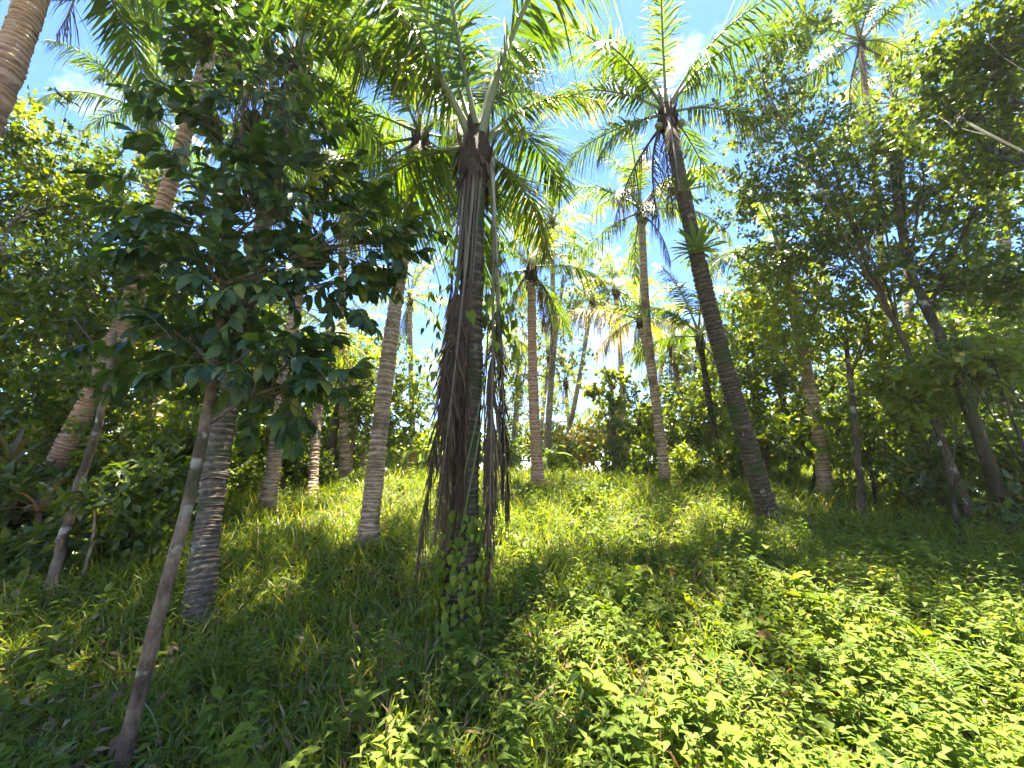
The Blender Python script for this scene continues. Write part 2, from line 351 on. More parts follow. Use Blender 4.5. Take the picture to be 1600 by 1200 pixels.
# ------------------------------------------------------------------ palms
def frond_mesh(key, L=3.0, elev=60, bend=60, n=70, ll=.62, lw=.034, hang=.35, start=.17, mat='frond', ribmat='rib', alpha=(68, 24), vee=.15, sway=.0, bp=1.5, drop=.04, rib=.026, tipw=1.0):
    """one pinnate leaf: rib along +X rising at elev, curving down; returns (leaflet mesh, midrib mesh)"""
    ns = 26
    s = np.linspace(0, 1, ns)
    a = np.radians(elev - bend * s ** bp)
    st = L / (ns - 1)
    dx = np.cos(a) * st; dz = np.sin(a) * st
    X = np.concatenate([[0], np.cumsum(dx[:-1])]); Z = np.concatenate([[0], np.cumsum(dz[:-1])])
    Yv = sway * L * s ** 2
    rpts = np.stack([X, Yv, Z], -1)
    T = nrm(np.gradient(rpts, axis=0))
    acc = Acc()
    t = np.array([0, .12, .5, .82, 1.0]); w = np.array([.35, 1, .9, .5, .02])
    for sd in (-1, 1):
        u = np.linspace(start, .992, n) + R.normal(size=n) * .25 / n
        u = u[R.random(n) > drop]
        k = len(u)
        ip = np.stack([np.interp(u, s, rpts[:, c]) for c in range(3)], -1)
        tt = nrm(np.stack([np.interp(u, s, T[:, c]) for c in range(3)], -1))
        up = nrm(np.cross(np.cross(tt, [0, 0, 1.]) + np.array([0, 1e-4, 0]), tt))
        sv = np.cross(up, tt) * sd
        q = (u - start) / (1 - start)
        al = np.radians(alpha[0] + (alpha[1] - alpha[0]) * q + R.normal(size=k) * 8)
        d = nrm(tt * np.cos(al)[:, None] + sv * np.sin(al)[:, None] - up * (vee + .1 * R.normal(size=k))[:, None])
        ln = ll * np.clip(np.sin(np.pi * np.clip(.12 + .86 * q, 0, 1)) ** .55, .25, 1) * (1 + .1 * R.normal(size=k)) * np.where(R.random(k) < .06, .55, 1)
        h = hang * (1 + .5 * R.normal(size=k)) * (1 + .5 * np.sin(u * R.uniform(9, 16) + R.uniform(0, 6)))
        wd = lw * (1 - .45 * q) * tipw
        ac = nrm(tt - d * (tt * d).sum(-1, keepdims=True))
        # leaflet centre line bends under its own weight
        c = ip[:, None] + ln[:, None, None] * (d[:, None] * (t * (1 - .25 * np.clip(h, 0, 1)[:, None] * t))[..., None] + np.array([0, 0, -1.]) * (h[:, None] * t ** 2)[..., None])
        V = np.stack([c - ac[:, None] * (wd[:, None] * w * .5)[..., None], c + ac[:, None] * (wd[:, None] * w * .5)[..., None]], 2)
        V = V.reshape(-1, 3)
        b0 = np.arange(k)[:, None] * 10
        Q = np.concatenate([np.stack([b0 + 2 * j, b0 + 2 * j + 1, b0 + 2 * j + 3, b0 + 2 * j + 2], -1) for j in range(4)]).reshape(-1, 4)
        acc.add(V, quad=Q, tint=(np.clip(.45 + .16 * R.normal(size=k), 0, 1)[:, None] + (R.random(k) ** 4)[:, None] * np.repeat(t, 2)[None] ** 2 * .6).ravel().clip(0, 1))
    lm = acc.mesh('frond_' + key, M[mat])
    rr = rib * (1 - s) ** .8 + .004
    rr[:4] *= np.array([1.9, 1.5, 1.25, 1.1])
    V, Q = tube(rpts, rr, 6)
    rm = Acc().add(V, quad=Q, tint=.5).mesh('midrib_' + key, M[ribmat], smooth=True)
    return lm, rm

EL = [84, 70, 55, 38, 20, 2, -20]
BE = [42, 60, 76, 84, 84, 74, 58]
def frond_set(key, n, ll, lw, mat='frond', L=2.9):
    out = []
    for e, b in zip(EL, BE):
        for q in range(2):
            out.append((e, frond_mesh(f'{key}_{e}_{q}', L=L * R.uniform(.92, 1.08), elev=e, bend=b + R.normal() * 8, n=n, ll=ll, lw=lw, mat=mat, hang=.35 + .35 * R.random(), sway=R.normal() * .05)))
    return out
FR_NEAR = frond_set('near', 108, .72, .036)
FR_MID = frond_set('mid', 78, .64, .038)
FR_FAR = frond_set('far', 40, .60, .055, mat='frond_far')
DEAD = [frond_mesh(f'dry_{i}', L=2.5, elev=-38 - 12 * i, bend=38, n=52, ll=.5, lw=.022, mat='dead', ribmat='rib_dead', alpha=(40, 18), hang=.8, drop=.25, vee=.4, bp=.7) for i in range(3)]

def pick(fs, el):
    b = min(abs(e - el) for e, _ in fs)
    return random.choice([m for e, m in fs if abs(e - el) == b])

def add_frond(root, ms, loc, az, sc=1.0, name='frond', roll=0.0):
    f = link(name, ms[0], root, loc, (roll, 0, rad(az)), sc)
    link('midrib', ms[1], f)
    return f

def palm_trunk(pts, r0, r1, mat, flare=.5, step=.075, sides=14):
    """stem with uneven leaf-scar rings: each ring a narrow proud lip over a recessed band"""
    L = np.linalg.norm(np.diff(pts, axis=0), axis=1).sum()
    st = step * np.exp(R.normal(size=int(L / step * 1.6) + 8) * .42) * .8
    z = np.cumsum(st); z = z[z < L - .02]; nr = len(z)
    gap = np.diff(np.concatenate([z, [L]]))
    zz = np.stack([z, z + gap * .50, z + gap * .72, z + gap * .90], -1).ravel()
    lip = R.uniform(.02, .085, nr)
    mul = np.stack([.965 - lip * .2, .975 + 0 * lip, 1.0 + lip, 1.0 + lip * .8], -1).ravel()
    tin = np.stack([.05 + .15 * R.random(nr), .30 + .2 * R.random(nr), .85 + .15 * R.random(nr), .6 + .3 * R.random(nr)], -1).ravel()
    c0 = curve(pts, 200); s0 = np.linspace(0, L, 200)
    c = np.stack([np.interp(zz, s0, c0[:, q]) for q in range(3)], -1)
    s = zz / L
    r = r0 + (r1 - r0) * s ** .8 + r0 * flare * np.exp(-s * L / .22)
    low = 1 + .03 * np.sin(zz * 3.1 + r0 * 90) + .02 * np.sin(zz * 7.7)
    V, Q = tube(c, r * low * mul, sides, wob=.02)
    n = len(zz)
    V = V.reshape(n, sides, 3)
    an = np.linspace(0, 6.283, sides, endpoint=False)
    tilt = np.repeat(R.normal(size=nr) * .012, 4)[:, None] * np.cos(an[None] + np.repeat(R.uniform(0, 6.28, nr), 4)[:, None])
    V[..., 2] += tilt
    tint = tin[:, None] + .16 * R.normal(size=(n, sides))
    return Acc().add(V.reshape(-1, 3), quad=Q, tint=np.clip(tint.ravel(), 0, 1)).mesh('palm_trunk', mat)

def fibre_mesh(r):
    acc = Acc()
    z = np.linspace(-.45, .5, 9)
    rr = r * np.array([1.02, 1.18, 1.4, 1.55, 1.6, 1.45, 1.15, .8, .3])
    V, Q = tube(np.stack([z * 0, z * 0, z], -1), rr, 12, wob=.09)
    acc.add(V, quad=Q, tint=.4)
    n = 46                                     # ragged cut leaf bases and torn cloth
    an = R.uniform(0, 6.283, n)
    o = np.stack([np.cos(an), np.sin(an), 0 * an], -1)
    Pp = o * r * 1.3 + np.stack([0 * an, 0 * an, R.uniform(-.4, .3, n)], -1)
    D = o * .6 + np.array([0, 0, 1.]) * np.where(R.random(n) < .5, 1, -1)[:, None]
    V, F = leaves(BLADE, Pp, D, o, R.uniform(.18, .42, n), R.uniform(.03, .08, n), bend=.5)
    acc.add(V, tri=F, tint=np.repeat(R.random(n), 7))
    return acc.mesh('fibre_sheath', M['fibre'])
def nut_mesh():
    u = np.linspace(0, math.pi, 8); c = np.stack([0 * u, 0 * u, -np.cos(u) * .085], -1)
    V, Q = tube(c, np.sin(u) * .07 + .002, 9)
    return Acc().add(V, quad=Q, tint=.5).mesh('coconut', M['nut'], smooth=True)
NUT = nut_mesh()
FIB = fibre_mesh(.12)

def palm(label, base, top, mid=None, r0=.15, r1=.11, bark='palm_bark', fs=None, n=14, sc=1.0, dead=2, nuts=0, explicit=None, el=(86, -18), az0=None, mesh_step=.075, group='coconut palms in the grove', sides=14):
    base = np.asarray(base, float); top = np.asarray(top, float)
    t = thing('coconut_palm', label, 'palm', base, group)
    b = base - np.array([0, 0, .12])
    pts = [b, top] if mid is None else [b, np.asarray(mid, float), top]
    if mid is None:
        m = (b + top) / 2 + np.array([R.normal() * .04, R.normal() * .04, 0]) * np.linalg.norm(top - b) * .25
        pts = [b, m, top]
    link('trunk', palm_trunk(np.array(pts) - base, r0, r1, M[bark], step=mesh_step, sides=sides), t)
    link('fibre_sheath', FIB, t, top - base, (0, 0, random.random() * 6), r1 / .12)
    loc = top - base
    lst = explicit
    if lst is None:
        lst = []
        a = random.uniform(0, 360) if az0 is None else az0
        for i in range(n):
            q = i / (n - 1)
            lst.append((a + 137.5 * i + random.uniform(-14, 14), el[0] + (el[1] - el[0]) * q ** .85 + random.uniform(-7, 7), random.uniform(.86, 1.08)))
    for az, e, k in lst:
        o = np.array([math.cos(rad(az)), math.sin(rad(az)), 0]) * r1 * .6
        add_frond(t, pick(fs, e), loc + o + np.array([0, 0, .12 + .003 * e]), az, sc * k, roll=random.uniform(-.25, .25))
    for i in range(dead):
        az = random.uniform(0, 360)
        add_frond(t, random.choice(DEAD), loc + np.array([math.cos(rad(az)) * r1, math.sin(rad(az)) * r1, -.1]), az, sc * random.uniform(.6, .95), 'dry_frond')
    for i in range(nuts):
        az = random.uniform(0, 6.28)
        link('coconut', NUT, t, loc + np.array([math.cos(az) * r1 * 2.1, math.sin(az) * r1 * 2.1, -.12 - .14 * random.random()]), (random.random(), random.random(), az), sc)
    return t

def gbase(px, py, Y=None):
    if Y is None: return ground_at(px, py)
    p = P(px, py, Y); p[2] = G(p[0], p[1]); return p

# the palm in the middle of the picture
CB = ground_at(716, 1004)
CT = P(742, 250, CB[1] + .03)
central = palm('coconut palm in the centre, trunk wrapped in hanging dry fronds and creeper', CB, CT, mid=P(732, 600, CB[1] + .03), r0=.145, r1=.11, bark='palm_bark_dark', fs=FR_NEAR, dead=0,
     explicit=[(80, 84, 1.15), (-20, 68, 1.2), (172, 74, 1.2), (205, 62, 1.1), (-8, 40, .5), (60, 52, 1.1), (118, 46, 1.1), (92, 22, .9), (60, 22, .75), (150, 24, .85), (15, 78, 1.0), (140, 66, 1.0), (235, 78, 1.0), (100, 62, 1.0), (-80, 84, 1.0)], nuts=0)
dloc = CT - CB
HANG = [frond_mesh(f'hanging_{i}', L=4.05, elev=-85 - 1.5 * i, bend=3, n=125 - 14 * i, ll=.27 - .03 * i, lw=.017, mat='dead', ribmat='rib_dead', alpha=(30, 10), hang=.5 + .35 * i, drop=.2, vee=.02, start=.42 + .04 * i, bp=.5, rib=.015, sway=(-.02, .015, .03)[i]) for i in range(3)]
for az, k, i, dz in [(-97, 1.0, 0, -.02), (-66, .78, 1, -.05), (-128, .86, 1, 0), (4, 1.05, 2, .0), (-18, .92, 1, -.05), (170, .98, 2, 0), (188, .72, 0, -.1), (70, .95, 0, 0), (-80, .93, 0, -.1), (14, .8, 0, -.3), (-112, .88, 2, -.2), (-50, .85, 2, -.3), (-88, .6, 1, -1.3)]:
    rr = .11 if az not in (4, 14, -18) else .19
    add_frond(central, HANG[i], dloc + np.array([math.cos(rad(az)) * rr, math.sin(rad(az)) * rr, dz]), az, k, 'dry_frond', roll=random.uniform(-.08, .08))

palm('slender pale ringed coconut palm rising just left of the wrapped central palm', ground_at(573, 852), P(657, 222, 5.75), mid=P(612, 520, 5.6), r0=.125, r1=.095, bark='palm_bark', fs=FR_MID, n=14, sc=.86, dead=3, nuts=4, el=(80, -25))
RB = ground_at(1206, 818)
RT = P(1043, 186, 6.0)
palmB = palm('shade-darkened mossy coconut palm leaning left with two nest ferns on its trunk', RB, RT, mid=P(1108, 480, 5.95), r0=.155, r1=.105, bark='palm_bark_dark', fs=FR_MID, dead=4, nuts=5, sc=.95,
     explicit=[(150, 66, 1.0), (100, 84, 1.0), (60, 76, 1.0), (20, 62, 1.05), (-8, 48, 1.1), (-30, 60, 1.0), (182, 30, .9), (200, 50, 1), (160, 8, .8), (220, 12, .85), (5, 14, .8), (45, 20, .85), (-110, 66, .9), (190, -14, .7)])
palm('sunlit slim coconut palm behind the dark leaning palm, its crown open', ground_at(1041, 752), P(1002, 335, 9.6), mid=P(1012, 520, 9.5), r0=.13, r1=.09, bark='palm_bark', fs=FR_MID, n=13, sc=.9, dead=2, nuts=3, el=(84, -15))
palm('straight reddish palm trunk in the sunny clearing, old fronds hanging at its crown', ground_at(841, 757), P(830, 425, 9.2), mid=P(833, 600, 9.1), r0=.14, r1=.10, bark='palm_bark_red', fs=FR_MID, n=11, sc=.75, dead=7, nuts=0, el=(60, -25))
palm('thick grey ringed coconut palm beside the big leafed dark tree', gbase(308, 975), P(462, 108, 4.5), mid=P(352, 650, 4.25), r0=.125, r1=.095, bark='palm_bark_grey', fs=FR_NEAR, n=14, sc=.8, dead=3, nuts=4, el=(84, -12))
palm('brown ringed palm behind the grey palm, crown hidden by dark leaves', ground_at(417, 800), P(492, 262, 7.0), mid=P(445, 600, 6.9), r0=.13, r1=.10, bark='palm_bark', fs=FR_MID, n=14, sc=.85, dead=3, el=(70, -25))
palm('thin palm at the edge of the left wood, red brown crown', ground_at(488, 778), P(516, 528, 9.0), r0=.10, r1=.075, bark='palm_bark', fs=FR_FAR, n=11, sc=.6, dead=4, el=(50, -25))
palm('orange barked palm leaning out of the left thicket', gbase(30, 800, 5.6), P(372, -70, 5.6), mid=P(205, 470, 5.5), r0=.125, r1=.10, bark='palm_bark_red', fs=FR_NEAR, n=15, sc=.95, dead=4, el=(75, -30))
palm('palm at the upper left corner of the picture, trunk bright in the sun', np.array([-6.9, 3.6, float(G(-6.9, 3.6))]), P(95, -120, 3.7), mid=P(-60, 260, 3.6), r0=.17, r1=.12, bark='palm_bark_red', fs=FR_NEAR, n=10, sc=.85, dead=3, el=(70, -30))
palm('pale ringed palm trunk standing in the right thicket', ground_at(1291, 776), P(1222, 400, 7.8), mid=P(1268, 620, 7.7), r0=.125, r1=.095, bark='palm_bark', fs=FR_MID, n=12, sc=.8, dead=3)
palm('young palm with a bright upright frond behind the dark leaning palm', ground_at(1132, 748), P(1094, 535, 9.2), r0=.085, r1=.07, bark='palm_bark_dark', fs=FR_MID, n=10, sc=.8, dead=1, el=(80, 10))
far = [((1245, 752), (1205, 520), 10.5, .10, 'dark palm trunk in the shade of the right wood'),
       ((546, 752), (556, 640), 15, .085, 'far slim palm between the left wood and the slender pale palm, left of two'),
       ((566, 750), (579, 620), 15.5, .09, 'far slim palm between the left wood and the slender pale palm, right of two')]
for (bx, by), (tx, ty), Y, r, lab in far:
    palm(lab, gbase(bx, by, Y), P(tx, ty, Y), r0=r * 1.15, r1=r * .85, bark='palm_bark_dark' if 'dark' in lab else 'palm_bark', fs=FR_FAR, n=11, sc=.72, dead=3, mesh_step=.12, sides=9)
far2 = [(1050, 705, 1000, 500, 13, .10, .85, 'palm trunk just left of the sunlit slim palm, drooping straw coloured fronds'),
        (975, 720, 962, 455, 17, .12, 1.1, 'tall dark far palm in the gap between the two right palms'),
        (890, 700, 884, 600, 22, .11, .9, 'small far palm above the yellow shrubs'),
        (905, 735, 905, 672, 20, .11, .85, 'short bluish palm low behind the yellow shrubs'),
        (1085, 700, 1050, 545, 16, .11, .95, 'far palm with grey crown right of the sunlit slim palm'),
        (762, 720, 775, 520, 15, .10, .9, 'far palm behind the central wrapped palm'),
        (650, 700, 640, 470, 15, .10, 1.0, 'far palm with blue green fronds behind the slender pale palm'),
        (800, 720, 812, 600, 24, .12, 1.0, 'distant palm in the hazy middle of the clearing'),
        (870, 715, 925, 470, 18, .11, 1.1, 'far leaning palm beneath the open crown of the slim palm'),
        (1440, 760, 1400, 165, 10.5, .10, 1.0, 'palm crown rising over the right trees'),
        (1395, 770, 1345, 70, 9.0, .075, 1.1, 'slim palm with pale fronds standing out above the right trees'),
        (1015, 705, 1035, 560, 21, .10, .9, 'distant palm right behind the trunk of the sunlit slim palm'),
        (835, 715, 858, 560, 20, .10, .9, 'distant palm between the reddish trunk and the croton shrubs'),
        (705, 715, 690, 590, 22, .10, .9, 'distant palm left of the wrapped central palm over the bananas'),
        (1560, 780, 1560, 190, 8.5, .12, 1.0, 'palm behind the shady branch at the right border'),
        (250, 760, 236, 185, 9.5, .12, 1.0, 'palm crown between the hanging fronds and the left wood'),
        (540, 740, 560, 60, 10.5, .11, .95, 'tall palm behind the crown of the slender pale palm'),
        (850, 740, 862, 350, 14.5, .11, .95, 'palm with arching sunlit fronds right of the wrapped trunk')]
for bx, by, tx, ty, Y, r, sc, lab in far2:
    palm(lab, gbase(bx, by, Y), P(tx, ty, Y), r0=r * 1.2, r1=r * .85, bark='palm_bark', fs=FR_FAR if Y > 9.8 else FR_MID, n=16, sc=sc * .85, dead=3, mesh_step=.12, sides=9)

STRAW = [frond_mesh(f'straw_{i}', L=3.9, elev=18 - 12 * i, bend=62, n=80, ll=.95, lw=.05, mat='straw', ribmat='rib', alpha=(62, 24), hang=.8, vee=.3) for i in range(2)]
sp_ = [o for o in bpy.data.objects if o.get('label', '').startswith('palm trunk just left of the sunlit slim palm')][0]
sl = P(1000, 500, 13) - np.array(sp_.location)
add_frond(sp_, STRAW[0], sl, 186, .95); add_frond(sp_, STRAW[1], sl, 350, .6); add_frond(sp_, STRAW[1], sl, 120, .7)

# ------------------------------------------------------------------ broadleaf trees and shrubs
def foliage(blobs, n_leaf, size, tm, per=11, twig=.22, up=.35, flat=.6, aspect=.46, bend=.5):
    """leaf clusters spread through the blobs; returns V, F, tint, cluster centres per blob"""
    vol = np.array([b[1] * b[2] * b[3] for b in blobs]) ** (2 / 3); vol /= vol.sum()
    acc = Acc(); cents = []
    for (c, rx, ry, rz), share in zip(blobs, vol):
        nc = max(int(n_leaf * share / per), 4)
        d = nrm(rnd(nc)); q = R.random(nc) ** (1 / 2.0)
        lump = 1 + .28 * np.sin(d[:, 0] * 5 + c[0]) * np.sin(d[:, 2] * 6 + c[2]) + .12 * R.normal(size=nc)
        C = np.asarray(c) + d * (q * lump)[:, None] * np.array([rx, ry, rz])
        cents.append(C)
        O = nrm(d * .8 + np.array([0, 0, .35]) + rnd(nc) * .45)
        tw = twig * R.uniform(.6, 1.3, nc)
        ci = np.repeat(np.arange(nc), per); n = len(ci)
        tpos = R.uniform(-.5, .6, n)
        Pp = C[ci] + O[ci] * (tpos * tw[ci])[:, None] + rnd(n) * size * .12
        D = nrm(O[ci] * .45 + rnd(n) * .75 + np.array([0, 0, -.22]))
        N = nrm(np.array([0, 0, up + .35]) + rnd(n) * flat)
        L = size * R.uniform(.65, 1.25, n)
        V, F = leaves(tm, Pp, D, N, L, L * aspect * R.uniform(.85, 1.15, n), bend=bend * R.uniform(.2, 1.4, n))
        base_t = np.clip(.42 + .13 * R.normal(size=nc), 0, 1)
        ti = np.clip(base_t[ci] + .13 * R.normal(size=n), 0, .97)
        ti = np.where(R.random(n) < .012, 1.0, ti)
        acc.add(V, tri=F, tint=np.repeat(ti, len(tm[0])))
    return acc, cents

DENSE = 1.15
def broadleaf(name, label, cat, trunk, r0, r1, blobs, n_leaf, size, mat, bark='bark', tm=LEAF4, group=None, per=11, twig=.22, limb_from=.45, nsub=9, sides=9, aspect=.46, up=.35, flat=.6, bend=.5):
    trunk = [np.asarray(p, float) for p in trunk]
    base = trunk[0].copy()
    t = thing(name, label, cat, base, group)
    pts = curve([trunk[0] - np.array([0, 0, .1])] + trunk[1:], 22)
    s = np.linspace(0, 1, 22)
    pts = pts + rnd(22) * r0 * .12 * (s[:, None] > .05)
    rr = r0 + (r1 - r0) * s + r0 * .35 * np.exp(-s * 14)
    V, Q = tube(pts, rr, sides, wob=.05)
    link('trunk', Acc().add(V, quad=Q, tint=np.repeat(R.random(22), sides)).mesh(name + '_trunk', M[bark], base, True), t)
    acc, cents = foliage(blobs, int(n_leaf * DENSE), size * 1.2, tm, per, twig, up, flat, aspect, bend)
    for (c, rx, ry, rz), C in zip(blobs, cents):
        c = np.asarray(c)
        k = int(np.clip(limb_from + (1 - limb_from) * R.random(), 0, 1) * 21)
        k = max(k, int(limb_from * 21)); dist = np.linalg.norm(pts - c, axis=1); dist[:int(limb_from * 21)] = 1e9
        k = max(int(limb_from * 21), min(k, int(np.argmin(dist))))
        a = pts[k]; rl = max(rr[k] * .48, .006)
        midp = (a + c) / 2 + np.array([R.normal() * .12, R.normal() * .12, .1]) * np.linalg.norm(c - a)
        lc = curve([a, midp, c], 9)
        la = Acc(); V, Q = tube(lc, np.linspace(rl, rl * .4, 9), 6, wob=.06); la.add(V, quad=Q, tint=R.random())
        for j in R.choice(len(C), min(nsub, len(C)), replace=False):
            st = lc[R.integers(3, 9)]
            m2 = (st + C[j]) / 2 + rnd(1)[0] * .08 * np.linalg.norm(C[j] - st)
            V, Q = tube(curve([st, m2, C[j]], 5), np.linspace(rl * .38, .003, 5), 4); la.add(V, quad=Q, tint=R.random())
        link('limb', la.mesh(name + '_limb', M[bark], base, True), t)
    link('crown', acc.mesh(name + '_crown', M[mat], base), t)
    return t

def blob(px, py, Y, rpx, rpy=None, ry=None):
    """ellipsoid given by its centre and half sizes in the picture, at distance Y"""
    k = pxm(py, Y); rx = rpx / k; rz = (rpy or rpx) / k
    return (P(px, py, Y), rx, ry or (rx + rz) * .5, rz)

# big-leafed dark tree, lower left of centre
T1B = ground_at(180, 1228); YT = T1B[1]
T1 = [T1B, P(248, 960, YT + .06), P(300, 760, YT + .16), P(338, 560, YT + .32), P(352, 400, 3.1), P(372, 250, 3.15), P(385, 130, 3.2)]
big = thing('big_leafed_tree', 'slender leaning tree with large dark glossy leaves beside the grey palm', 'tree', T1B, 'broad leafed trees')
tp = curve([T1B - np.array([0, 0, .1])] + T1[1:], 40)
V, Q = tube(tp, np.interp(np.linspace(0, 1, 40), [0, .06, .4, 1], [.046, .037, .034, .011]), 10, wob=.05)
link('trunk', Acc().add(V, quad=Q, tint=np.repeat(R.random(40), 10)).mesh('big_tree_trunk', M['bark_mid'], T1B, True), big)
bl = [(385, 110, 3.1, 85, 90, 26), (400, 215, 3.1, 120, 85, 26), (345, 330, 3.0, 110, 75, 24), (450, 320, 3.15, 100, 80, 20), (580, 375, 3.2, 58, 50, 12), (540, 440, 3.2, 60, 55, 9),
      (285, 400, 2.9, 65, 50, 10), (320, 470, 2.95, 90, 60, 16), (430, 450, 3.05, 80, 60, 13), (390, 560, 2.9, 100, 55, 18), (460, 600, 2.85, 60, 55, 9), (265, 530, 2.85, 60, 45, 8), (345, 50, 3.1, 55, 50, 14)]
leaf_t = np.array([(0, 0, 0)]); LEAFLET = []
for q in range(4):                             # single leaflets, base at the origin, pointing +X
    V, F = leaves(OVAL, np.zeros((1, 3)), np.array([[1., 0, 0]]), np.array([[0, 0, 1.]]), np.array([.165]), np.array([.060 + .005 * q]), fold=.16, bend=.3 + .35 * q)
    LEAFLET.append(mesh_np(f'leaflet_{q}', V, F, M['broad'], np.full(len(V), .3 + .12 * q)))
sprays = []
for px, py, Y, rx, ry, n in bl:
    n = int(n * 2.1)
    c, ax, ay, az = blob(px, py, Y, rx, ry)
    k0 = int(np.argmin(np.linalg.norm(tp[14:] - (c - np.array([0, 0, .3])), axis=1))) + 14
    lc = curve([tp[k0], (tp[k0] + c) / 2 + np.array([0, 0, .06]), c], 8)
    la = Acc(); V, Q = tube(lc, np.linspace(.018, .007, 8), 6); la.add(V, quad=Q, tint=.5)
    for _ in range(n):
        d = nrm(rnd(1))[0]; p = c + d * R.random() ** .5 * np.array([ax, ay * .9, az])
        st = lc[R.integers(2, 8)]
        V, Q = tube(curve([st, (st + p) / 2 + rnd(1)[0] * .03, p], 5), np.linspace(.007, .0035, 5), 4); la.add(V, quad=Q, tint=.5)
        o = nrm(((p - st) * 1.2 + rnd(1)[0] * .12 + np.array([0, 0, -.05]))[None])[0]
        sprays.append((p, o))
    link('limb', la.mesh('big_tree_limb', M['bark'], T1B, True), big)
sprays.sort(key=lambda s: s[0][1])
rest = Acc(); nb = 0
for p, o in sprays:
    npair = 4; Ls = R.uniform(.20, .32)
    side = nrm(np.cross(o, [0, 0, 1.])[None])[0]; upn = np.cross(side, o)
    rc = p + o * np.linspace(0, Ls, 6)[:, None] + np.array([0, 0, -.10]) * (np.linspace(0, 1, 6) ** 2 * Ls)[:, None]
    V, Q = tube(rc, np.linspace(.0045, .002, 6), 4)
    ps, ds = [], []
    for j in range(npair):
        f = .25 + .75 * (j + 1) / npair
        q = p + o * Ls * f + np.array([0, 0, -.10]) * f * f * Ls
        for sd in (-1, 1):
            ps.append(q); ds.append(o * .62 + side * sd * .8 + np.array([0, 0, -.45]) + rnd(1)[0] * .22)
    ps.append(rc[-1]); ds.append(o + np.array([0, 0, -.3]))
    ps = np.array(ps); ds = nrm(np.array(ds)); Nn = nrm(upn + rnd(len(ps)) * .22)
    if nb < 32:
        lf = link('leaf', Acc().add(V - p, quad=Q, tint=.3).mesh('leaf_stalk', M['stem']), big, p - T1B)
        for a, d, nn in zip(ps, ds, Nn):
            x = Vector(d); z = Vector(nn); y = z.cross(x).normalized(); z = x.cross(y)
            from mathutils import Matrix
            mt = Matrix((x, y, z)).transposed()
            k = random.uniform(.75, 1.15)
            link('leaflet', random.choice(LEAFLET), lf, a - p, mt.to_euler(), k)
        nb += 1
    else:
        rest.add(V, quad=Q, tint=.3)
        L = R.uniform(.11, .185, len(ps))
        V, F = leaves(OVAL, ps, ds, Nn, L, L * .43, fold=.14, bend=R.uniform(.2, 1.4, len(ps)))
        rest.add(V, tri=F, tint=np.repeat(np.clip(R.normal(.42, .2, len(ps)), 0, 1), 13))
cr = link('crown', rest.mesh('big_tree_crown', M['broad'], T1B), big); cr['kind'] = 'stuff'

GB = 'broad leafed trees'
# left wood
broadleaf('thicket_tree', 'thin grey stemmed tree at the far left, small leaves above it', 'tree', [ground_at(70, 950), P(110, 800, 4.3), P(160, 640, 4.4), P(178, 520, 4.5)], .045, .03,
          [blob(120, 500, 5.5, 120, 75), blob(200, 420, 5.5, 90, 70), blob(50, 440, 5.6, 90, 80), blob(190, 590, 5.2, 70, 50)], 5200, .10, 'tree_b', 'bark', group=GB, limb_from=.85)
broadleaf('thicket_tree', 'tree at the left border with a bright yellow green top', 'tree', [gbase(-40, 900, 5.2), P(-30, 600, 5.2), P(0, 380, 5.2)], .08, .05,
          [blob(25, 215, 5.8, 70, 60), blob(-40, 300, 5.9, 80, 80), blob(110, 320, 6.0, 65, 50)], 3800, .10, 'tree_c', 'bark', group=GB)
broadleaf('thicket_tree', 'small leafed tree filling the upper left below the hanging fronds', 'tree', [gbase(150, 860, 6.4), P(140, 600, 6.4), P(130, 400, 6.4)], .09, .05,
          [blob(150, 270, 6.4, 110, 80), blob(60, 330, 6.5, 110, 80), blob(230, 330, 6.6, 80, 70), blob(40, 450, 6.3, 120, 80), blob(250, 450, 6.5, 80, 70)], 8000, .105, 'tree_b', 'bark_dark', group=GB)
broadleaf('thicket_tree', 'tree in the left wood behind the orange barked palm', 'tree', [gbase(290, 820, 8.0), P(290, 640, 8.0), P(285, 520, 8.0)], .08, .05,
          [blob(270, 520, 8, 110, 80), blob(180, 560, 7.8, 100, 80), blob(380, 520, 8.2, 90, 80), blob(310, 620, 8, 110, 70)], 6500, .12, 'tree_a', 'bark_dark', group=GB)
broadleaf('thicket_tree', 'yellow green tree in the sun behind the grey palm', 'tree', [gbase(385, 775, 9.0), P(385, 690, 9), P(390, 620, 9)], .06, .04,
          [blob(395, 620, 9, 70, 70), blob(440, 690, 9.2, 60, 60), blob(360, 700, 8.8, 60, 60)], 3600, .13, 'tree_c', 'bark', group=GB)
broadleaf('thicket_tree', 'deep green tree crown left of the slender pale palm', 'tree', [gbase(508, 766, 10.6), P(528, 640, 10.6), P(548, 560, 10.6)], .13, .08,
          [blob(600, 590, 11, 80, 60), blob(560, 640, 10.8, 70, 60), blob(640, 640, 11.2, 55, 55), blob(530, 560, 10.6, 60, 50), blob(615, 690, 11, 45, 35)], 7600, .12, 'tree_a', 'bark', group=GB)
broadleaf('thicket_tree', 'leafy tree behind the thin palm of the left wood', 'tree', [gbase(455, 765, 11.5), P(460, 660, 11.5), P(465, 590, 11.5)], .1, .06,
          [blob(470, 560, 11.5, 80, 60), blob(430, 630, 11.5, 70, 60), blob(500, 650, 11.5, 60, 60), blob(400, 480, 12, 90, 70)], 5200, .14, 'tree_a', 'bark', group=GB)
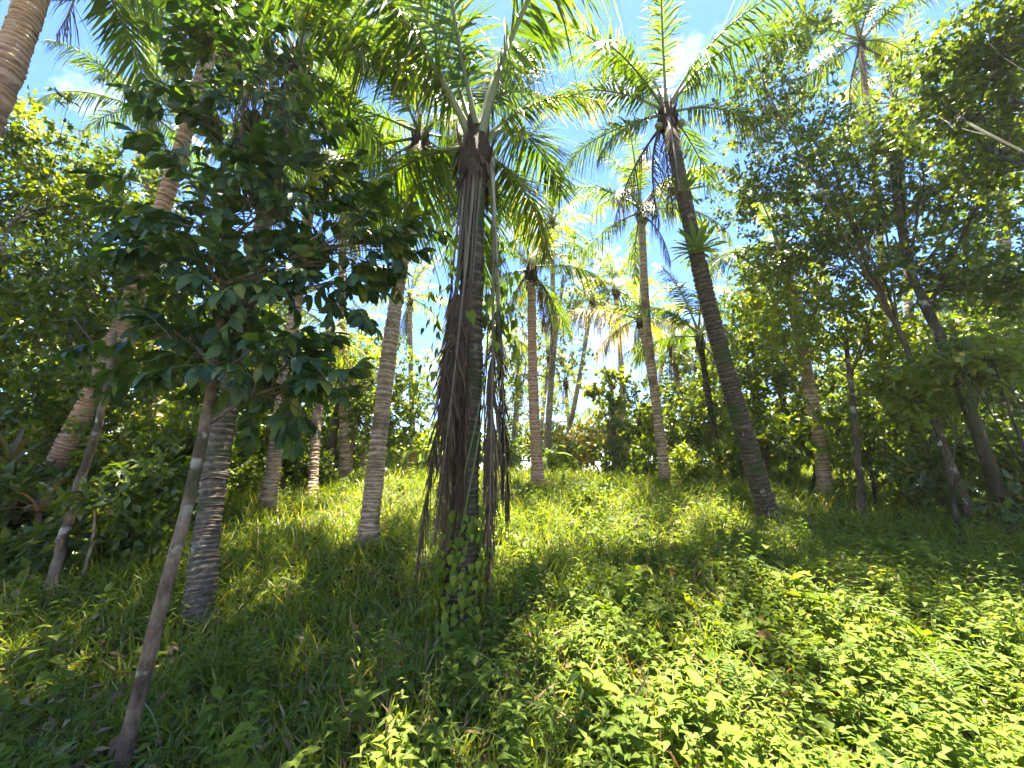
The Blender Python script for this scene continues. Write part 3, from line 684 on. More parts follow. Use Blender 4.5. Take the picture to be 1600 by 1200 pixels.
def shrub(label, px, py, Y, rpx, rpy, n, size, mat, name='shrub', cat='shrub', group='shrubs of the undergrowth', tm=LEAF4, bark='bark_dark', **k):
    c = P(px, py, Y); b = np.array([c[0], c[1], float(G(c[0], c[1]))])
    bls = [blob(px, py, Y, rpx, rpy)] + [blob(px + R.normal() * rpx * .6, py + R.normal() * rpy * .5, Y + R.normal() * .2, rpx * .6, rpy * .6) for _ in range(3)]
    tr = [b, (b + c) / 2 + np.array([R.normal() * .1, 0, 0]), c]
    return broadleaf(name, label, cat, tr, .03, .012, bls, n, size, mat, bark, tm, group, limb_from=.2, nsub=7, sides=6, **k)
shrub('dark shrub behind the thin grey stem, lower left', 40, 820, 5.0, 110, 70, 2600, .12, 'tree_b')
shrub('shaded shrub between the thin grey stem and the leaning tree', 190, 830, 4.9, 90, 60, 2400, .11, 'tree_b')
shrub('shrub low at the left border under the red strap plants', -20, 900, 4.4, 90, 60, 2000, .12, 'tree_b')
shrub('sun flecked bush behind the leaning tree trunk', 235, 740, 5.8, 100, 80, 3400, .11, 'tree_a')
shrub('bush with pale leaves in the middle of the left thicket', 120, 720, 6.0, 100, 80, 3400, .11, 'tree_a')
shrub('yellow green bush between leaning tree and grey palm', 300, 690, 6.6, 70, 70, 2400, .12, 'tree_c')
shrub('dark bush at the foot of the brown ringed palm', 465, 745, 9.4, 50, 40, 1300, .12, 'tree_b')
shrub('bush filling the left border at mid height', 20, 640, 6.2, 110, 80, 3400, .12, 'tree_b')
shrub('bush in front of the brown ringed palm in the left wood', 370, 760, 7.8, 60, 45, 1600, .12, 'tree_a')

# middle distance
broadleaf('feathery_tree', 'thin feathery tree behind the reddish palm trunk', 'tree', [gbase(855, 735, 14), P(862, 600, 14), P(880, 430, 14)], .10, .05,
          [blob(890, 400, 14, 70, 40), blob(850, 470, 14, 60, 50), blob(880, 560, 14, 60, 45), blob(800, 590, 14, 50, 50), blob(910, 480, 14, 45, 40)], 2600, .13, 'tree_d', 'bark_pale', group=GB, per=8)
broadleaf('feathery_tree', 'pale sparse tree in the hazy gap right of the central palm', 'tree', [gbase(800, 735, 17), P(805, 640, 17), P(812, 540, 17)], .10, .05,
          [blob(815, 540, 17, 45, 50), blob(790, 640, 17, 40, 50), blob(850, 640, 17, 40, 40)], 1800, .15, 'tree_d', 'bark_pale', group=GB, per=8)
broadleaf('thicket_tree', 'rounded green tree behind the sunlit slim palm', 'tree', [gbase(1090, 745, 11.5), P(1090, 680, 11.5), P(1090, 620, 11.5)], .09, .05,
          [blob(1090, 630, 11.5, 70, 50), blob(1050, 690, 11.5, 60, 50), blob(1130, 660, 11.2, 60, 60), blob(1120, 580, 11.6, 50, 40)], 5600, .13, 'tree_a', 'bark_dark', group=GB)
broadleaf('thicket_tree', 'dark tree low in the gap between the two right palms', 'tree', [gbase(1000, 740, 13), P(1000, 680, 13), P(1000, 640, 13)], .09, .05,
          [blob(1000, 670, 13, 60, 50), blob(965, 690, 13, 50, 45), blob(990, 620, 13, 50, 30)], 1900, .14, 'tree_a', 'bark_dark', group=GB)
# column of creeper on a dead stem
cb = gbase(965, 750, 11); ctp = P(955, 600, 11)
broadleaf('creeper_column', 'dead stem smothered by a bright creeper in the clearing', 'creeper', [cb, (cb + ctp) / 2, ctp], .07, .05,
          [(P(962, y, 11), .34 if y > 620 else .55, .35, .25) for y in (735, 700, 665, 630, 590)] + [(P(925, 610, 11), .45, .4, .22)], 1000, .12, 'tree_d', 'bark', tm=HEART, limb_from=.1, nsub=3, aspect=.8)
for lab, px, py, Y, rx, ry, n, mt in [('yellow and red leafed croton shrub left of the creeper column', 895, 712, 13, 45, 35, 1300, 'croton'), ('green shrub at the crest behind the reddish palm trunk', 870, 725, 12, 35, 25, 900, 'tree_c'),
        ('pale shrub on the crest right of the central palm', 800, 715, 14, 40, 35, 1200, 'tree_d'), ('croton shrub on the crest in the sunny gap', 925, 690, 15, 30, 35, 900, 'croton'),
        ('shrub between the creeper column and the sunlit slim palm', 1010, 735, 10.8, 45, 30, 1200, 'tree_a'), ('low bright bush right of the sunlit slim palm', 1085, 735, 9.8, 50, 35, 1500, 'tree_c'),
        ('bush at the foot of the young palm', 1160, 720, 9.4, 50, 50, 1800, 'tree_a'), ('small bushy weed clump in the sunny clearing', 930, 790, 7.4, 32, 40, 700, 'tree_a')]:
    shrub(lab, px, py, Y, rx, ry, n, .13, mt)

# right wood
broadleaf('thicket_tree', 'forked slim tree at the right with the tall dense crown', 'tree', [ground_at(1530, 838), P(1470, 680, 5.6), P(1410, 530, 5.7), P(1350, 400, 5.8), P(1300, 250, 5.9)], .046, .024,
          [blob(1200, 170, 6.2, 90, 70), blob(1265, 260, 6, 100, 80), blob(1180, 300, 6.3, 70, 60), blob(1330, 370, 5.9, 90, 70), blob(1240, 400, 6.2, 90, 60), blob(1210, 80, 6.2, 60, 50), blob(1270, 30, 6.0, 60, 50), blob(1330, 210, 6, 70, 50)], 12500, .085, 'tree_b', 'bark', group=GB)
broadleaf('thicket_tree', 'dark thick leaning tree at the right border', 'tree', [ground_at(1585, 842), P(1500, 600, 5.1), P(1420, 410, 5.2), P(1395, 260, 5.3)], .075, .04,
          [blob(1450, 290, 5.3, 90, 70), blob(1540, 330, 5.2, 90, 70), blob(1480, 420, 5.1, 100, 60), blob(1580, 440, 5, 80, 70), blob(1400, 230, 5.4, 60, 50), blob(1600, 240, 5.1, 60, 60)], 9500, .085, 'tree_b', 'bark_dark', group=GB)
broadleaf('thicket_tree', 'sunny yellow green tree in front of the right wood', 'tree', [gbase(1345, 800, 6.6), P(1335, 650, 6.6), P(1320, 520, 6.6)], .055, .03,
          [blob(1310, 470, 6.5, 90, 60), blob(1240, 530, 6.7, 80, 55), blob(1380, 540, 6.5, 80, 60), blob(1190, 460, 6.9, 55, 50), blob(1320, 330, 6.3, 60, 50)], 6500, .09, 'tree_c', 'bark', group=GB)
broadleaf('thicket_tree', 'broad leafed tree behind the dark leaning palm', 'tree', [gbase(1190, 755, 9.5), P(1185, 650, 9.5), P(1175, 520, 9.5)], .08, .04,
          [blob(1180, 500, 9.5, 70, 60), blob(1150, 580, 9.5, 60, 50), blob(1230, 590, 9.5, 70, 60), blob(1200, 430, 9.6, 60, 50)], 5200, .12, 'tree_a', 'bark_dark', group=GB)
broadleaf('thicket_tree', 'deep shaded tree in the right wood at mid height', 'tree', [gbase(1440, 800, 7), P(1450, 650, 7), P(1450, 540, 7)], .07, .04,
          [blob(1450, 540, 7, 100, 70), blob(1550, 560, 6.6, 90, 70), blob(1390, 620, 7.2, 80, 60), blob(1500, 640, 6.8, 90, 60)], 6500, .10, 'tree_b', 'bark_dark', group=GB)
nb_t = broadleaf('overhanging_tree', 'near tree whose dark branch hangs into the upper right corner', 'tree', [np.array([5.2, 2.2, float(G(5.2, 2.2))]), np.array([5.1, 2.5, 3.0]), np.array([4.9, 2.9, 5.2])], .06, .035,
          [blob(1500, 90, 3.9, 85, 60), blob(1570, 150, 3.9, 70, 60), blob(1480, 170, 4.0, 60, 40), blob(1580, 40, 3.5, 100, 60), blob(1540, 250, 4.0, 60, 50)], 6500, .08, 'tree_b', 'bark_dark', group=GB)
for lab, px, py, Y, rx, ry, n, mt in [('dense shrub in the right wood below the forked tree', 1480, 730, 6.4, 90, 60, 2800, 'tree_b'), ('shaded shrub at the right border near the thick leaning tree', 1590, 720, 5.6, 80, 80, 2600, 'tree_b'),
        ('bush with backlit leaves beside the pale ringed trunk', 1350, 700, 7.4, 70, 55, 2200, 'tree_a'), ('sunny sapling bush between the two dark trunks on the right', 1200, 690, 8.6, 60, 60, 2000, 'tree_c'),
        ('sparse bush left of the pale ringed trunk', 1250, 665, 8.2, 50, 50, 1400, 'tree_a'), ('shrub deep in the right wood', 1420, 690, 8.5, 80, 60, 2200, 'tree_a'),
        ('airy sunlit bush veiling the stem of the forked tree', 1440, 610, 5.5, 70, 55, 1300, 'tree_c'), ('airy bush veiling the thick leaning tree at the right border', 1550, 560, 4.9, 75, 60, 1300, 'tree_a')]:
    shrub(lab, px, py, Y, rx, ry, n, .11, mt)
# thin saplings of the right wood
for i, (bx, by, tx, ty, lab) in enumerate([(1188, 760, 1175, 590, 'thin bare sapling right of the dark leaning palm'), (1320, 775, 1305, 650, 'thin stem just right of the pale ringed trunk'), (1345, 778, 1325, 670, 'slanting thin stem in the right wood, second from the pale trunk'),
        (1372, 782, 1350, 665, 'slanting thin stem in the right wood, third from the pale trunk'), (1425, 790, 1395, 660, 'crooked thin stem before the shaded shrubs on the right')]):
    b = ground_at(bx, by); tpt = P(tx, ty, b[1] + .2)
    broadleaf('sapling', lab, 'sapling', [b, (b + tpt) / 2 + np.array([.05 * R.normal(), 0, 0]), tpt], .022, .012, [(tpt, .35, .35, .25)], 240, .11, 'tree_a', 'bark_dark', group='saplings of the right wood', limb_from=.6, nsub=6, sides=6)
b = ground_at(122, 918); tpt = P(150, 780, b[1])
broadleaf('sapling', 'short crooked pale stem right of the thin grey tree', 'sapling', [b, (b + tpt) / 2 + np.array([.05, 0, 0]), tpt], .02, .01, [(tpt, .3, .3, .2)], 200, .1, 'tree_b', 'bark_pale', limb_from=.6, nsub=6, sides=6)

# woods closing the view behind
wood = [(-13, 11, 6.5, 'tree_b'), (-9.5, 13, 6.5, 'tree_a'), (-15, 7, 6, 'tree_b'), (-11, 7.5, 5.5, 'tree_a'), (-7.5, 16, 6.5, 'tree_a'), (10, 13, 6.5, 'tree_a'), (13.5, 10, 6.5, 'tree_b'), (8.5, 17, 6, 'tree_a'), (15, 6.5, 6.5, 'tree_b'), (11, 8.5, 5.5, 'tree_a')]
wl_lab = ['behind the palm crown at the upper left', 'behind the yellow green tree of the left wood', 'beyond the left border', 'behind the orange barked palm', 'behind the deep green crown left of the slender palm',
          'behind the broad leafed tree right of the dark palm', 'deep behind the right border', 'behind the rounded green tree near the slim palm', 'beyond the right border', 'behind the shaded shrubs of the right wood']
for (x, y, h, mt), w in zip(wood, wl_lab):
    b = np.array([x, y, float(G(x, y))])
    bls = [(b + np.array([R.normal() * 1.0, R.normal() * .8, h * f]), 1.5 * q, 1.5 * q, 1.0 * q) for f, q in ((.35, 1.0), (.5, 1.1), (.65, 1.1), (.8, .95), (.95, .7), (.45, 1.), (.2, .9))]
    broadleaf('backdrop_tree', 'tall tree of the background wood ' + w, 'tree', [b, b + np.array([.1, 0, h * .45]), b + np.array([0, .1, h * .8])], .15, .06, bls, 6500, .19, mt, 'bark_dark', group=GB, limb_from=.2, tm=LEAF2)

for px, py, Y, rx, ry, n, mt, lab in [(520, 715, 17, 60, 40, 1500, 'tree_a', 'far bush on the crest between the left wood and the slender pale palm'), (590, 705, 19, 60, 40, 1500, 'tree_c', 'far yellow green bush behind the banana patch, left part'), (655, 712, 20, 55, 32, 1500, 'tree_c', 'far yellow green bush behind the banana patch, right part'),
        (760, 700, 21, 60, 42, 1500, 'tree_d', 'far pale bush right behind the wrapped palm'), (835, 700, 23, 55, 45, 1500, 'tree_d', 'far pale bush behind the reddish palm trunk'), (900, 715, 22, 60, 30, 1500, 'tree_a', 'far bush behind the croton shrubs'), (960, 690, 21, 55, 55, 1700, 'tree_a', 'far bush behind the creeper column'),
        (1040, 690, 19, 70, 60, 2000, 'tree_a', 'far bush behind the sunlit slim palm'), (1150, 690, 16, 70, 60, 2000, 'tree_c', 'far bush behind the young palm'), (1250, 700, 14, 80, 60, 2200, 'tree_a', 'far bush behind the pale ringed trunk'), (1350, 700, 13, 90, 70, 2200, 'tree_c', 'far sunny bush glimpsed through the right wood'), (1480, 690, 12, 90, 80, 2200, 'tree_a', 'far bush behind the forked tree'),
        (440, 700, 16, 70, 60, 2000, 'tree_a', 'far bush behind the brown ringed palm'), (330, 710, 14, 80, 70, 2000, 'tree_c', 'far bush glimpsed left of the grey palm'), (200, 690, 13, 100, 80, 2200, 'tree_a', 'far bush behind the left thicket')]:
    shrub(lab, px, py, Y, rx, ry, int(n * 1.5), .27, mt, name='far_bush', group='far bushes on the crest', tm=LEAF2)

# ------------------------------------------------------------------ creeper on the central trunk
def trunk_pt(f): return tp_c[int(f * 59)]
tp_c = curve([CB, P(732, 600, CB[1] + .03), CT], 60)
vine = thing('climbing_creeper', 'heart leafed creeper climbing the wrapped central palm', 'creeper', CB)
va = Acc()
for j in range(5):
    ph = R.uniform(0, 6.28); n = 50; s = np.linspace(0, R.uniform(.55, .92), n)
    c = np.stack([np.interp(s, np.linspace(0, 1, 60), tp_c[:, q]) for q in range(3)], -1)
    a = ph + s * R.uniform(3, 7)
    c = c + np.stack([np.cos(a), np.sin(a), 0 * a], -1) * .17
    V, Q = tube(c, .007, 5); va.add(V, quad=Q, tint=.4)
link('stem', va.mesh('creeper_stem', M['stem'], CB), vine)
n = 1250
f = np.concatenate([R.random(1000) ** 1.5 * .25, R.uniform(.5, .84, 250)]); k = (f * 59).astype(int)
an = np.where(f < .3, R.uniform(0, 6.28, n), R.normal(.3, .45, n) + np.where(R.random(n) < .28, math.pi, 0))
o = np.stack([np.cos(an), np.sin(an), 0 * an], -1)
Pp = tp_c[k] + o * np.where(f < .3, R.uniform(.15, .20, n) + .12 * np.exp(-f * 25), R.uniform(.16, .48, n))[:, None] + rnd(n) * .03
D = np.array([0, 0, -1.]) + o * .35 + rnd(n) * .3
L = np.where(f < .3, R.uniform(.04, .085, n), R.uniform(.06, .13, n))
V, F = leaves(HEART, Pp, D, o + np.array([0, 0, .45]) + rnd(n) * .25, L, L * .72, bend=.5)
fl = link('foliage', Acc().add(V, tri=F, tint=np.repeat(R.uniform(.2, .85, n), 10)).mesh('creeper_foliage', M['cover'], CB), vine); fl['kind'] = 'stuff'

# ------------------------------------------------------------------ nest ferns on the leaning palm
pb = curve([RB, P(1108, 480, 5.95), RT], 60)
STRAPM = []
for q in range(4):
    V, F = leaves(STRAP, np.zeros((1, 3)), np.array([[1., 0, 0]]), np.array([[0, 0, 1.]]), np.array([.5]), np.array([.085]), fold=.2, bend=.55 + .3 * q)
    STRAPM.append((V, F))
def rosette(name, label, cat, loc, n, L, W, mat, el=(80, 5), group=None, k=1.0, bend=(.4, 1.1), curlup=False):
    t = thing(name, label, cat, loc, group)
    ms = []
    for q in range(4):
        V, F = leaves(STRAP, np.zeros((1, 3)), np.array([[1., 0, 0]]), np.array([[0, 0, 1.]]), np.array([L]), np.array([W]), fold=.2, bend=bend[0] + (bend[1] - bend[0]) * q / 3)
        ms.append(mesh_np(name + '_leaf', V, F, M[mat], np.full(len(V), .25 + .18 * q)))
    for i in range(n):
        e = el[0] + (el[1] - el[0]) * (i / n) + random.uniform(-8, 8)
        link('leaf', random.choice(ms), t, (0, 0, 0), (0, -rad(e), rad(137.5 * i + random.uniform(-12, 12))), random.uniform(.75, 1.1) * k)
    return t
for px, py, k, lab in [(1066, 305, .8, 'upper nest fern on the dark leaning palm trunk'), (1086, 402, 1.0, 'lower nest fern on the dark leaning palm trunk')]:
    ki = int(np.argmin(np.abs(pb[:, 2] - P(px, py, 5.95)[2])))
    rosette('nest_fern', lab, 'fern', pb[ki] + np.array([-.05, -.13, -.05]), 34, .52, .075, 'nest', (80, 0), 'nest ferns on the leaning palm', k)
for i, (px, py, lab) in enumerate([(15, 725, 'strap leafed red plant at the left border, upper one'), (20, 775, 'strap leafed plant at the left border, lower one'), (60, 800, 'reddish strap plant beside the dark shrub on the left')]):
    p = gbase(px, py, 4.9 - .15 * i); q = P(px, py, 4.9 - .15 * i)
    t = rosette('strap_plant', lab, 'plant', p, 20, .5, .05, 'red' if i != 1 else 'nest', (80, 0), 'strap plants at the left border', 1.0)
    h = max(q[2] - p[2], .1)
    V, Q = tube(np.array([[0, 0, -.05], [.02, 0, h * .5], [0, 0, h]]), [.025, .02, .018], 7)
    for c in list(t.children): c.location = (0, 0, h)
    link('stem', Acc().add(V, quad=Q, tint=.6).mesh('strap_plant_stem', M['bark']), t)

# ------------------------------------------------------------------ banana plants on the crest
def banana_leaf(q):
    n = 12; t = np.linspace(0, 1, n); b = 1.1 + .35 * q
    x = np.sin(b * t) / b * 1.5; z = -(1 - np.cos(b * t)) / b * 1.5
    w = np.interp(t, [0, .12, .2, .5, .85, 1], [.02, .03, .16, .21, .15, .01])
    acc = Acc()
    V = []; F = []
    for i in range(n):
        ww = w[i] * (1 + .12 * R.normal())
        V += [(x[i], -ww, z[i] - .05 - .03 * R.random()), (x[i], 0, z[i]), (x[i], ww, z[i] - .05 - .03 * R.random())]
    for i in range(n - 1):
        a = 3 * i
        for s in (0, 1):
            F.append((a + s, a + s + 1, a + 3 + s + 1, a + 3 + s))
    return mesh_np('banana_leaf', np.array(V), np.array(F), M['banana'], R.uniform(.3, .7, len(V)))
BAN = [banana_leaf(q) for q in range(4)]
V, Q = tube(np.array([[0, 0, -.1], [.02, 0, .5], [0, .01, 1.1]]), [.10, .085, .05], 9)
BST = Acc().add(V, quad=Q, tint=.5).mesh('banana_stem', M['stem'], smooth=True)
for px, Y, k, lab in [(608, 14.5, .95, 'banana plant on the crest, first right of the slender pale palm'), (632, 15.5, 1.0, 'banana plant on the crest, second right of the slender pale palm'), (655, 14.2, .9, 'banana plant on the crest, third right of the slender pale palm'), (680, 15, 1.05, 'banana plant on the crest just left of the wrapped palm'),
                      (640, 18, 1.2, 'banana plant farther back in the banana patch'), (856, 11.5, .55, 'broad bright leafed banana plant right of the reddish palm trunk'), (790, 16, 1.0, 'banana plant in the gap right of the wrapped palm')]:
    b = gbase(px, 740, Y)
    t = thing('banana_plant', lab, 'banana plant', b, 'banana plants on the crest')
    link('stem', BST, t, sc=k)
    for i in range(8):
        link('leaf', random.choice(BAN), t, (0, 0, 1.0 * k), (0, -rad(82 - 9 * i + random.uniform(-8, 8)), rad(137.5 * i + random.uniform(-20, 20))), k * random.uniform(.7, 1.05))

# ------------------------------------------------------------------ ground cover
def scatter(n, y0, y1, spread=1.55):
    y = np.exp(R.uniform(math.log(y0), math.log(y1), n)); x = R.uniform(-spread, spread, n) * y
    return x, y
def field(x, y, s, ph):
    return .5 + .5 * np.sin(x * s + ph + 1.3 * np.sin(y * s * .7 + ph * 2)) * np.sin(y * s * 1.1 - ph + 1.1 * np.sin(x * s * .6))
def away(x, y, r=.2):
    ok = np.ones(len(x), bool)
    for (bx, by) in [(CB[0], CB[1]), (RB[0], RB[1]), (T1B[0], T1B[1]), (T1B[0] + .05, T1B[1] - .15)]:
        ok &= (x - bx) ** 2 + (y - by) ** 2 > r * r
    return ok
# weight of broad leafed cover: foreground and right; grass: left and clearing
def broadw(x, y): return np.clip(.38 + .42 * np.tanh((x + .3 * y - .9) * .8) - .30 * np.clip((y - 5.5) / 4, 0, 1) + .30 * (field(x, y, 1.9, .4) - .5), .10, .95)
x, y = scatter(150000, 1.6, 20)
keep = (R.random(len(x)) > broadw(x, y) * .30) & away(x, y); x, y = x[keep], y[keep]
n = len(x); tall = .75 + .7 * field(x, y, 1.3, 2.1)
Pp = np.stack([x, y, G(x, y) - .01], -1)
D = nrm(rnd(n) * np.array([.55, .55, .15]) + np.array([0, 0, 1.]))
L = R.uniform(.12, .36, n) * tall * np.clip(y / 5.0, .6, 1); W = R.uniform(.006, .014, n) * (1 + y * .05)
V, F = leaves(BLADE, Pp, D, rnd(n) * np.array([1, 1, .2]), L, W, fold=.1, bend=R.uniform(.3, 1.9, n))
stuff(link('grass', mesh_np('grass', V, F, M['grass'], np.repeat(np.where(R.random(n) < .04, 1, np.clip(R.normal(.46, .18, n), 0, .95)), 7))), 'green grass covering the slope and the sunny clearing', 'grass')

x, y = scatter(95000, 1.6, 18)
keep = (R.random(len(x)) < broadw(x, y)) & away(x, y); x, y = x[keep], y[keep]
n = len(x)
hmax = (.05 + .27 * field(x, y, 2.3, 1.1) ** 1.3 * np.clip(broadw(x, y) * 1.3, .3, 1))
h = hmax * R.random(n) ** .55
Pp = np.stack([x, y, G(x, y) + h + .01], -1)
D = nrm(rnd(n) * np.array([1, 1, .35]) + np.array([0, 0, -.05]))
N = nrm(np.array([0, -.12, 1.]) + rnd(n) * .42)
L = np.where(R.random(n) < .12, R.uniform(.09, .15, n), R.uniform(.028, .07, n)) * (.6 + .8 * field(x, y, 1.7, 3.3)); W = L * R.uniform(.45, .85, n)
sp = field(x, y, 2.6, 5.0); ti = np.where(R.random(n) < .015, 1, np.clip(R.normal(.42, .15, n) + .45 * (sp - .5), 0, .93)); W = W * np.where((sp > .6) & (R.random(n) < .7), .5, 1.0); bn = R.uniform(0, 1.1, n)
acc = Acc(); nr_ = y < 4.6
for sel, tm in ((nr_ & (R.random(n) < .5), HEART), (None, LEAF10), (~nr_, LEAF4)):
    if sel is None: sel = nr_ & ~prev
    prev = sel
    V, F = leaves(tm, Pp[sel], D[sel], N[sel], L[sel], W[sel], fold=.15, bend=bn[sel])
    acc.add(V, tri=F, tint=np.repeat(ti[sel], len(tm[0])))
stuff(link('ground_cover', acc.mesh('ground_cover', M['cover'])), 'low creeping weeds with small leaves across the foreground', 'weeds')

x, y = scatter(8000, 1.6, 14)
n = len(x)
Pp = np.stack([x, y, G(x, y) + .02 + .10 * R.random(n) ** 2], -1)
L = R.uniform(.05, .13, n)
V, F = leaves(LEAF4, Pp, rnd(n) * np.array([1, 1, .25]), np.array([0, 0, 1.]) + rnd(n) * .35, L, L * R.uniform(.3, .55, n), fold=.3, bend=R.uniform(-1, 1.4, n))
stuff(link('leaf_litter', mesh_np('leaf_litter', V, F, M['litter'], np.repeat(R.random(n), 5))), 'dry brown leaves lying between the weeds', 'leaf litter')

# leafy upright weeds, too many to count
x, y = scatter(5200, 1.8, 13)
keep = (R.random(len(x)) < broadw(x, y) * .9 + .1) & away(x, y, .3); x, y = x[keep], y[keep]
acc = Acc(); m = len(x); per = 14
hh = R.uniform(.14, .50, m) * (.7 + .5 * field(x, y, 1.1, .2))
b = np.stack([x, y, G(x, y)], -1); lean = np.stack([R.normal(size=m) * .18, R.normal(size=m) * .18, np.ones(m)], -1)
ci = np.repeat(np.arange(m), per); f = np.tile(np.linspace(.25, 1, per), m)
an = np.tile(np.arange(per) * 2.4, m) + np.repeat(R.uniform(0, 6.28, m), per)
o = np.stack([np.cos(an), np.sin(an), 0 * an], -1)
Pp = b[ci] + lean[ci] * (hh[ci] * f)[:, None]
D = o + np.array([0, 0, .25]) + rnd(len(ci)) * .15
L = (R.uniform(.07, .15, m))[ci] * (1.15 - .5 * f); asp = np.where(R.random(m) < .4, R.uniform(.14, .25, m), R.uniform(.3, .6, m))[ci]
V, F = leaves(LEAF4, Pp, D, np.array([0, 0, 1.]) - o * .2 + rnd(len(ci)) * .2, L, L * asp, fold=.15, bend=R.uniform(.3, 1.1, len(ci)))
acc.add(V, tri=F, tint=np.repeat(np.clip(R.normal(.45, .14, m)[ci] + R.normal(size=len(ci)) * .06, 0, .98), 5))
V, F = leaves(BLADE, b, lean, rnd(m), hh, np.full(m, .008), fold=0, bend=.05)
acc.add(V, tri=F, tint=.3)
stuff(link('weeds', acc.mesh('weeds', M['weed'])), 'upright leafy weeds growing through the grass', 'weeds')

# dry reddish stems in patches
pts = []
for px, py, rr, k in [(1120, 900, .35, 160), (600, 1130, .3, 160), (840, 1040, .3, 140), (1290, 1130, .35, 140), (560, 1060, .25, 80), (1010, 1120, .3, 100), (740, 1130, .25, 90), (1450, 1010, .4, 80)]:
    c = ground_at(px, py); q = R.normal(size=(k, 2)) * rr; pts.append(np.stack([c[0] + q[:, 0], c[1] + q[:, 1]], -1))
q = np.concatenate(pts); n = len(q)
Pp = np.stack([q[:, 0], q[:, 1], G(q[:, 0], q[:, 1])], -1)
V, F = leaves(BLADE, Pp, rnd(n) * .6 + np.array([0, 0, 1.]), rnd(n), R.uniform(.12, .36, n), R.uniform(.006, .02, n), bend=R.uniform(.2, 1.8, n))
stuff(link('dry_weeds', mesh_np('dry_weeds', V, F, M['litter'], np.repeat(R.random(n), 7))), 'rusty dry stems showing through the weeds', 'weeds')

# ------------------------------------------------------------------ single plants one can pick out
FERN = [frond_mesh(f'fern_{i}', L=.62, elev=62 - 14 * i, bend=60, n=20, ll=.13, lw=.020, mat='fern', ribmat='stem', alpha=(80, 55), hang=.12, start=.22, vee=0, rib=.004, drop=.02) for i in range(3)]
WL = []
for q in range(4):
    V, F = leaves(LEAF10, np.zeros((1, 3)), np.array([[1., 0, 0]]), np.array([[0, 0, 1.]]), np.array([.2]), np.array([.085 + .012 * q]), fold=.14, bend=.5 + .25 * q)
    WL.append(mesh_np(f'weed_leaf_{q}', V, F, M['weed'], np.full(len(V), .3 + .16 * q)))
def fern(px, py, k, lab):
    b = ground_at(px, py); t = thing('fern', lab, 'fern', b, 'ferns in the foreground')
    for i in range(random.choice((4, 5, 6))):
        add_frond(t, random.choice(FERN), (0, 0, 0), 137.5 * i + random.uniform(-20, 20) + 30, k * random.uniform(.75, 1.1))
def herb(px, py, k, lab, n=9, h=.32):
    b = ground_at(px, py); t = thing('broad_leafed_weed', lab, 'weed', b, 'broad leafed weeds in the foreground')
    V, Q = tube(np.array([[0, 0, -.02], [.015, .01, h * .5], [0, 0.02, h]]) * k, [.007, .006, .004], 5)
    link('stem', Acc().add(V, quad=Q, tint=.3).mesh('weed_stem', M['stem']), t)
    for i in range(n):
        f = .3 + .7 * i / (n - 1)
        link('leaf', random.choice(WL), t, (.015 * k * (f < .8), .015 * k * f, h * f * k), (0, -rad(15 + 35 * f + random.uniform(-12, 12)), rad(137.5 * i + random.uniform(-15, 15))), k * random.uniform(.7, 1.1) * (1.1 - .35 * f))
for px, py, k, lab in [(255, 1190, .8, 'fern at the foot of the leaning big leafed tree'), (815, 1110, .8, 'fern in the sunny weeds below the central palm'), (1290, 960, .9, 'drooping fern at the edge of the right shade'), (1465, 1030, 1.1, 'large fern in the dark shade on the right'), (1540, 1190, 1.0, 'fern in the lower right corner'),
                       (20, 960, .9, 'fern at the left border by the thin grey tree'), (960, 985, .7, 'small fern right of the central palm base'), (1230, 850, .8, 'fern beside the foot of the dark leaning palm'), (640, 920, .7, 'fern in the shade left of the central palm'), (1180, 1160, .8, 'fern in the lower right sunny weeds'), (480, 930, .8, 'fern in the dark grass between grey palm and central palm')]:
    fern(px, py, k, lab)
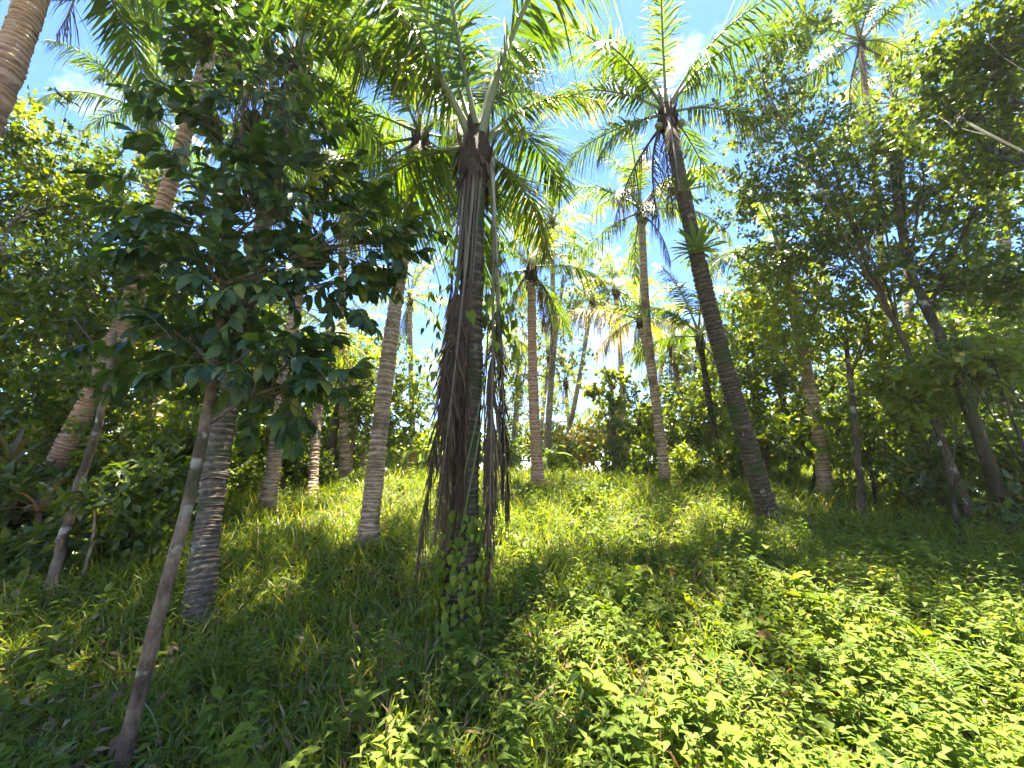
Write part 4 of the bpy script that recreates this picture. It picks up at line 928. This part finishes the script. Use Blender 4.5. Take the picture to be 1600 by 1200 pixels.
for px, py, k, lab in [(1000, 950, 1.0, 'bright broad leafed weed in the sun right of the central palm'), (840, 1080, 1.0, 'tall weed with pale round leaves in the sunny foreground'), (770, 1010, .9, 'weed with broad leaves touching the central palm base'), (1210, 905, 1.1, 'red tipped weed before the right shade'), (1250, 960, 1.1, 'large leafed weed at the shade edge on the right'),
                       (1110, 1190, 1.2, 'tall dark leafed weed at the bottom right of centre'), (1350, 1100, .9, 'sunlit weed in the lower right'), (1480, 1130, .9, 'weed among the grass in the lower right corner'), (930, 1130, 1.0, 'dark stemmed weed at the bottom centre'), (560, 1190, .9, 'weed at the bottom edge under the dry stems'),
                       (60, 1060, 1.0, 'sunlit broad weed at the left border'), (150, 985, .9, 'weed in the sunny strip behind the leaning tree'), (905, 900, .8, 'leafy weed in the clearing above the bright weed'), (1080, 870, .9, 'weed left of the dark leaning palm'), (690, 1090, .9, 'weed just below the central palm base'), (820, 890, .8, 'weed right of the hanging dry fronds'),
                       (1410, 900, 1.0, 'weed in the dark shade behind the large fern'), (1330, 880, 1.0, 'weed in the dark shade right of the dark leaning palm'), (1385, 790, 1.0, 'low sunlit plant at the edge of the right wood'), (400, 1090, .9, 'weed in the shaded grass at lower left'), (330, 1180, .9, 'weed right of the fern at the leaning tree'), (920, 830, .9, 'taller weed in the middle of the clearing'), (740, 1150, .9, 'weed at the bottom edge below the central palm')]:
    herb(px, py, k, lab, n=random.choice((7, 9, 11)), h=random.uniform(.24, .4))
for fx, fy, lab in [(620, 1010, 'small fern in the dark grass left of the central palm foot'), (690, 1165, 'small fern at the bottom edge left of centre'), (870, 960, 'small fern in the sun a little right of the central palm foot'), (890, 1165, 'small fern at the bottom edge in the middle'),
        (1030, 1050, 'small fern in the bright weeds at lower centre right'), (1060, 930, 'small fern below the bright broad leafed weed'), (1130, 1010, 'small fern midway between central palm and lower right corner'), (1270, 1060, 'small fern left of the sunlit weed at lower right'),
        (1330, 990, 'small fern under the drooping fern at the shade edge'), (1400, 1165, 'small fern at the bottom edge near the lower right corner'), (1560, 1080, 'small fern at the right border beside the large fern'), (960, 870, 'small fern in the clearing above the leafy weed')]:
    b = ground_at(fx, fy); t = thing('fern', lab, 'fern', b, 'small ferns scattered among the foreground weeds')
    for j in range(random.choice((3, 4, 5))):
        add_frond(t, random.choice(FERN), (0, 0, .02), 137.5 * j + random.uniform(0, 60), random.uniform(.5, .85))
# ------------------------------------------------------------------ thin haze volume, added to lift far darks and veil the distance
hm, hn, hl = new_mat('haze')
pv = hn.new('ShaderNodeVolumePrincipled'); pv.inputs['Color'].default_value = (.97, .98, 1, 1); pv.inputs['Density'].default_value = .0005; pv.inputs['Anisotropy'].default_value = .2
ho = hn.new('ShaderNodeOutputMaterial'); hl.new(pv.outputs[0], ho.inputs['Volume'])
c8 = np.array([(x_, y_, z_) for z_ in (-12.5, 17) for y_ in (-70, 960) for x_ in (-960, 960)], float)
stuff(link('haze', mesh_np('haze', c8, np.array([(0, 2, 3, 1), (4, 5, 7, 6), (0, 1, 5, 4), (2, 6, 7, 3), (0, 4, 6, 2), (1, 3, 7, 5)]), hm)), 'thin haze volume added to lift the dark tones of the grove', 'haze')
if __import__('os').environ.get('TRIS'):
    print('tris', sum(len(p.vertices) - 2 for m in bpy.data.meshes for p in m.polygons))
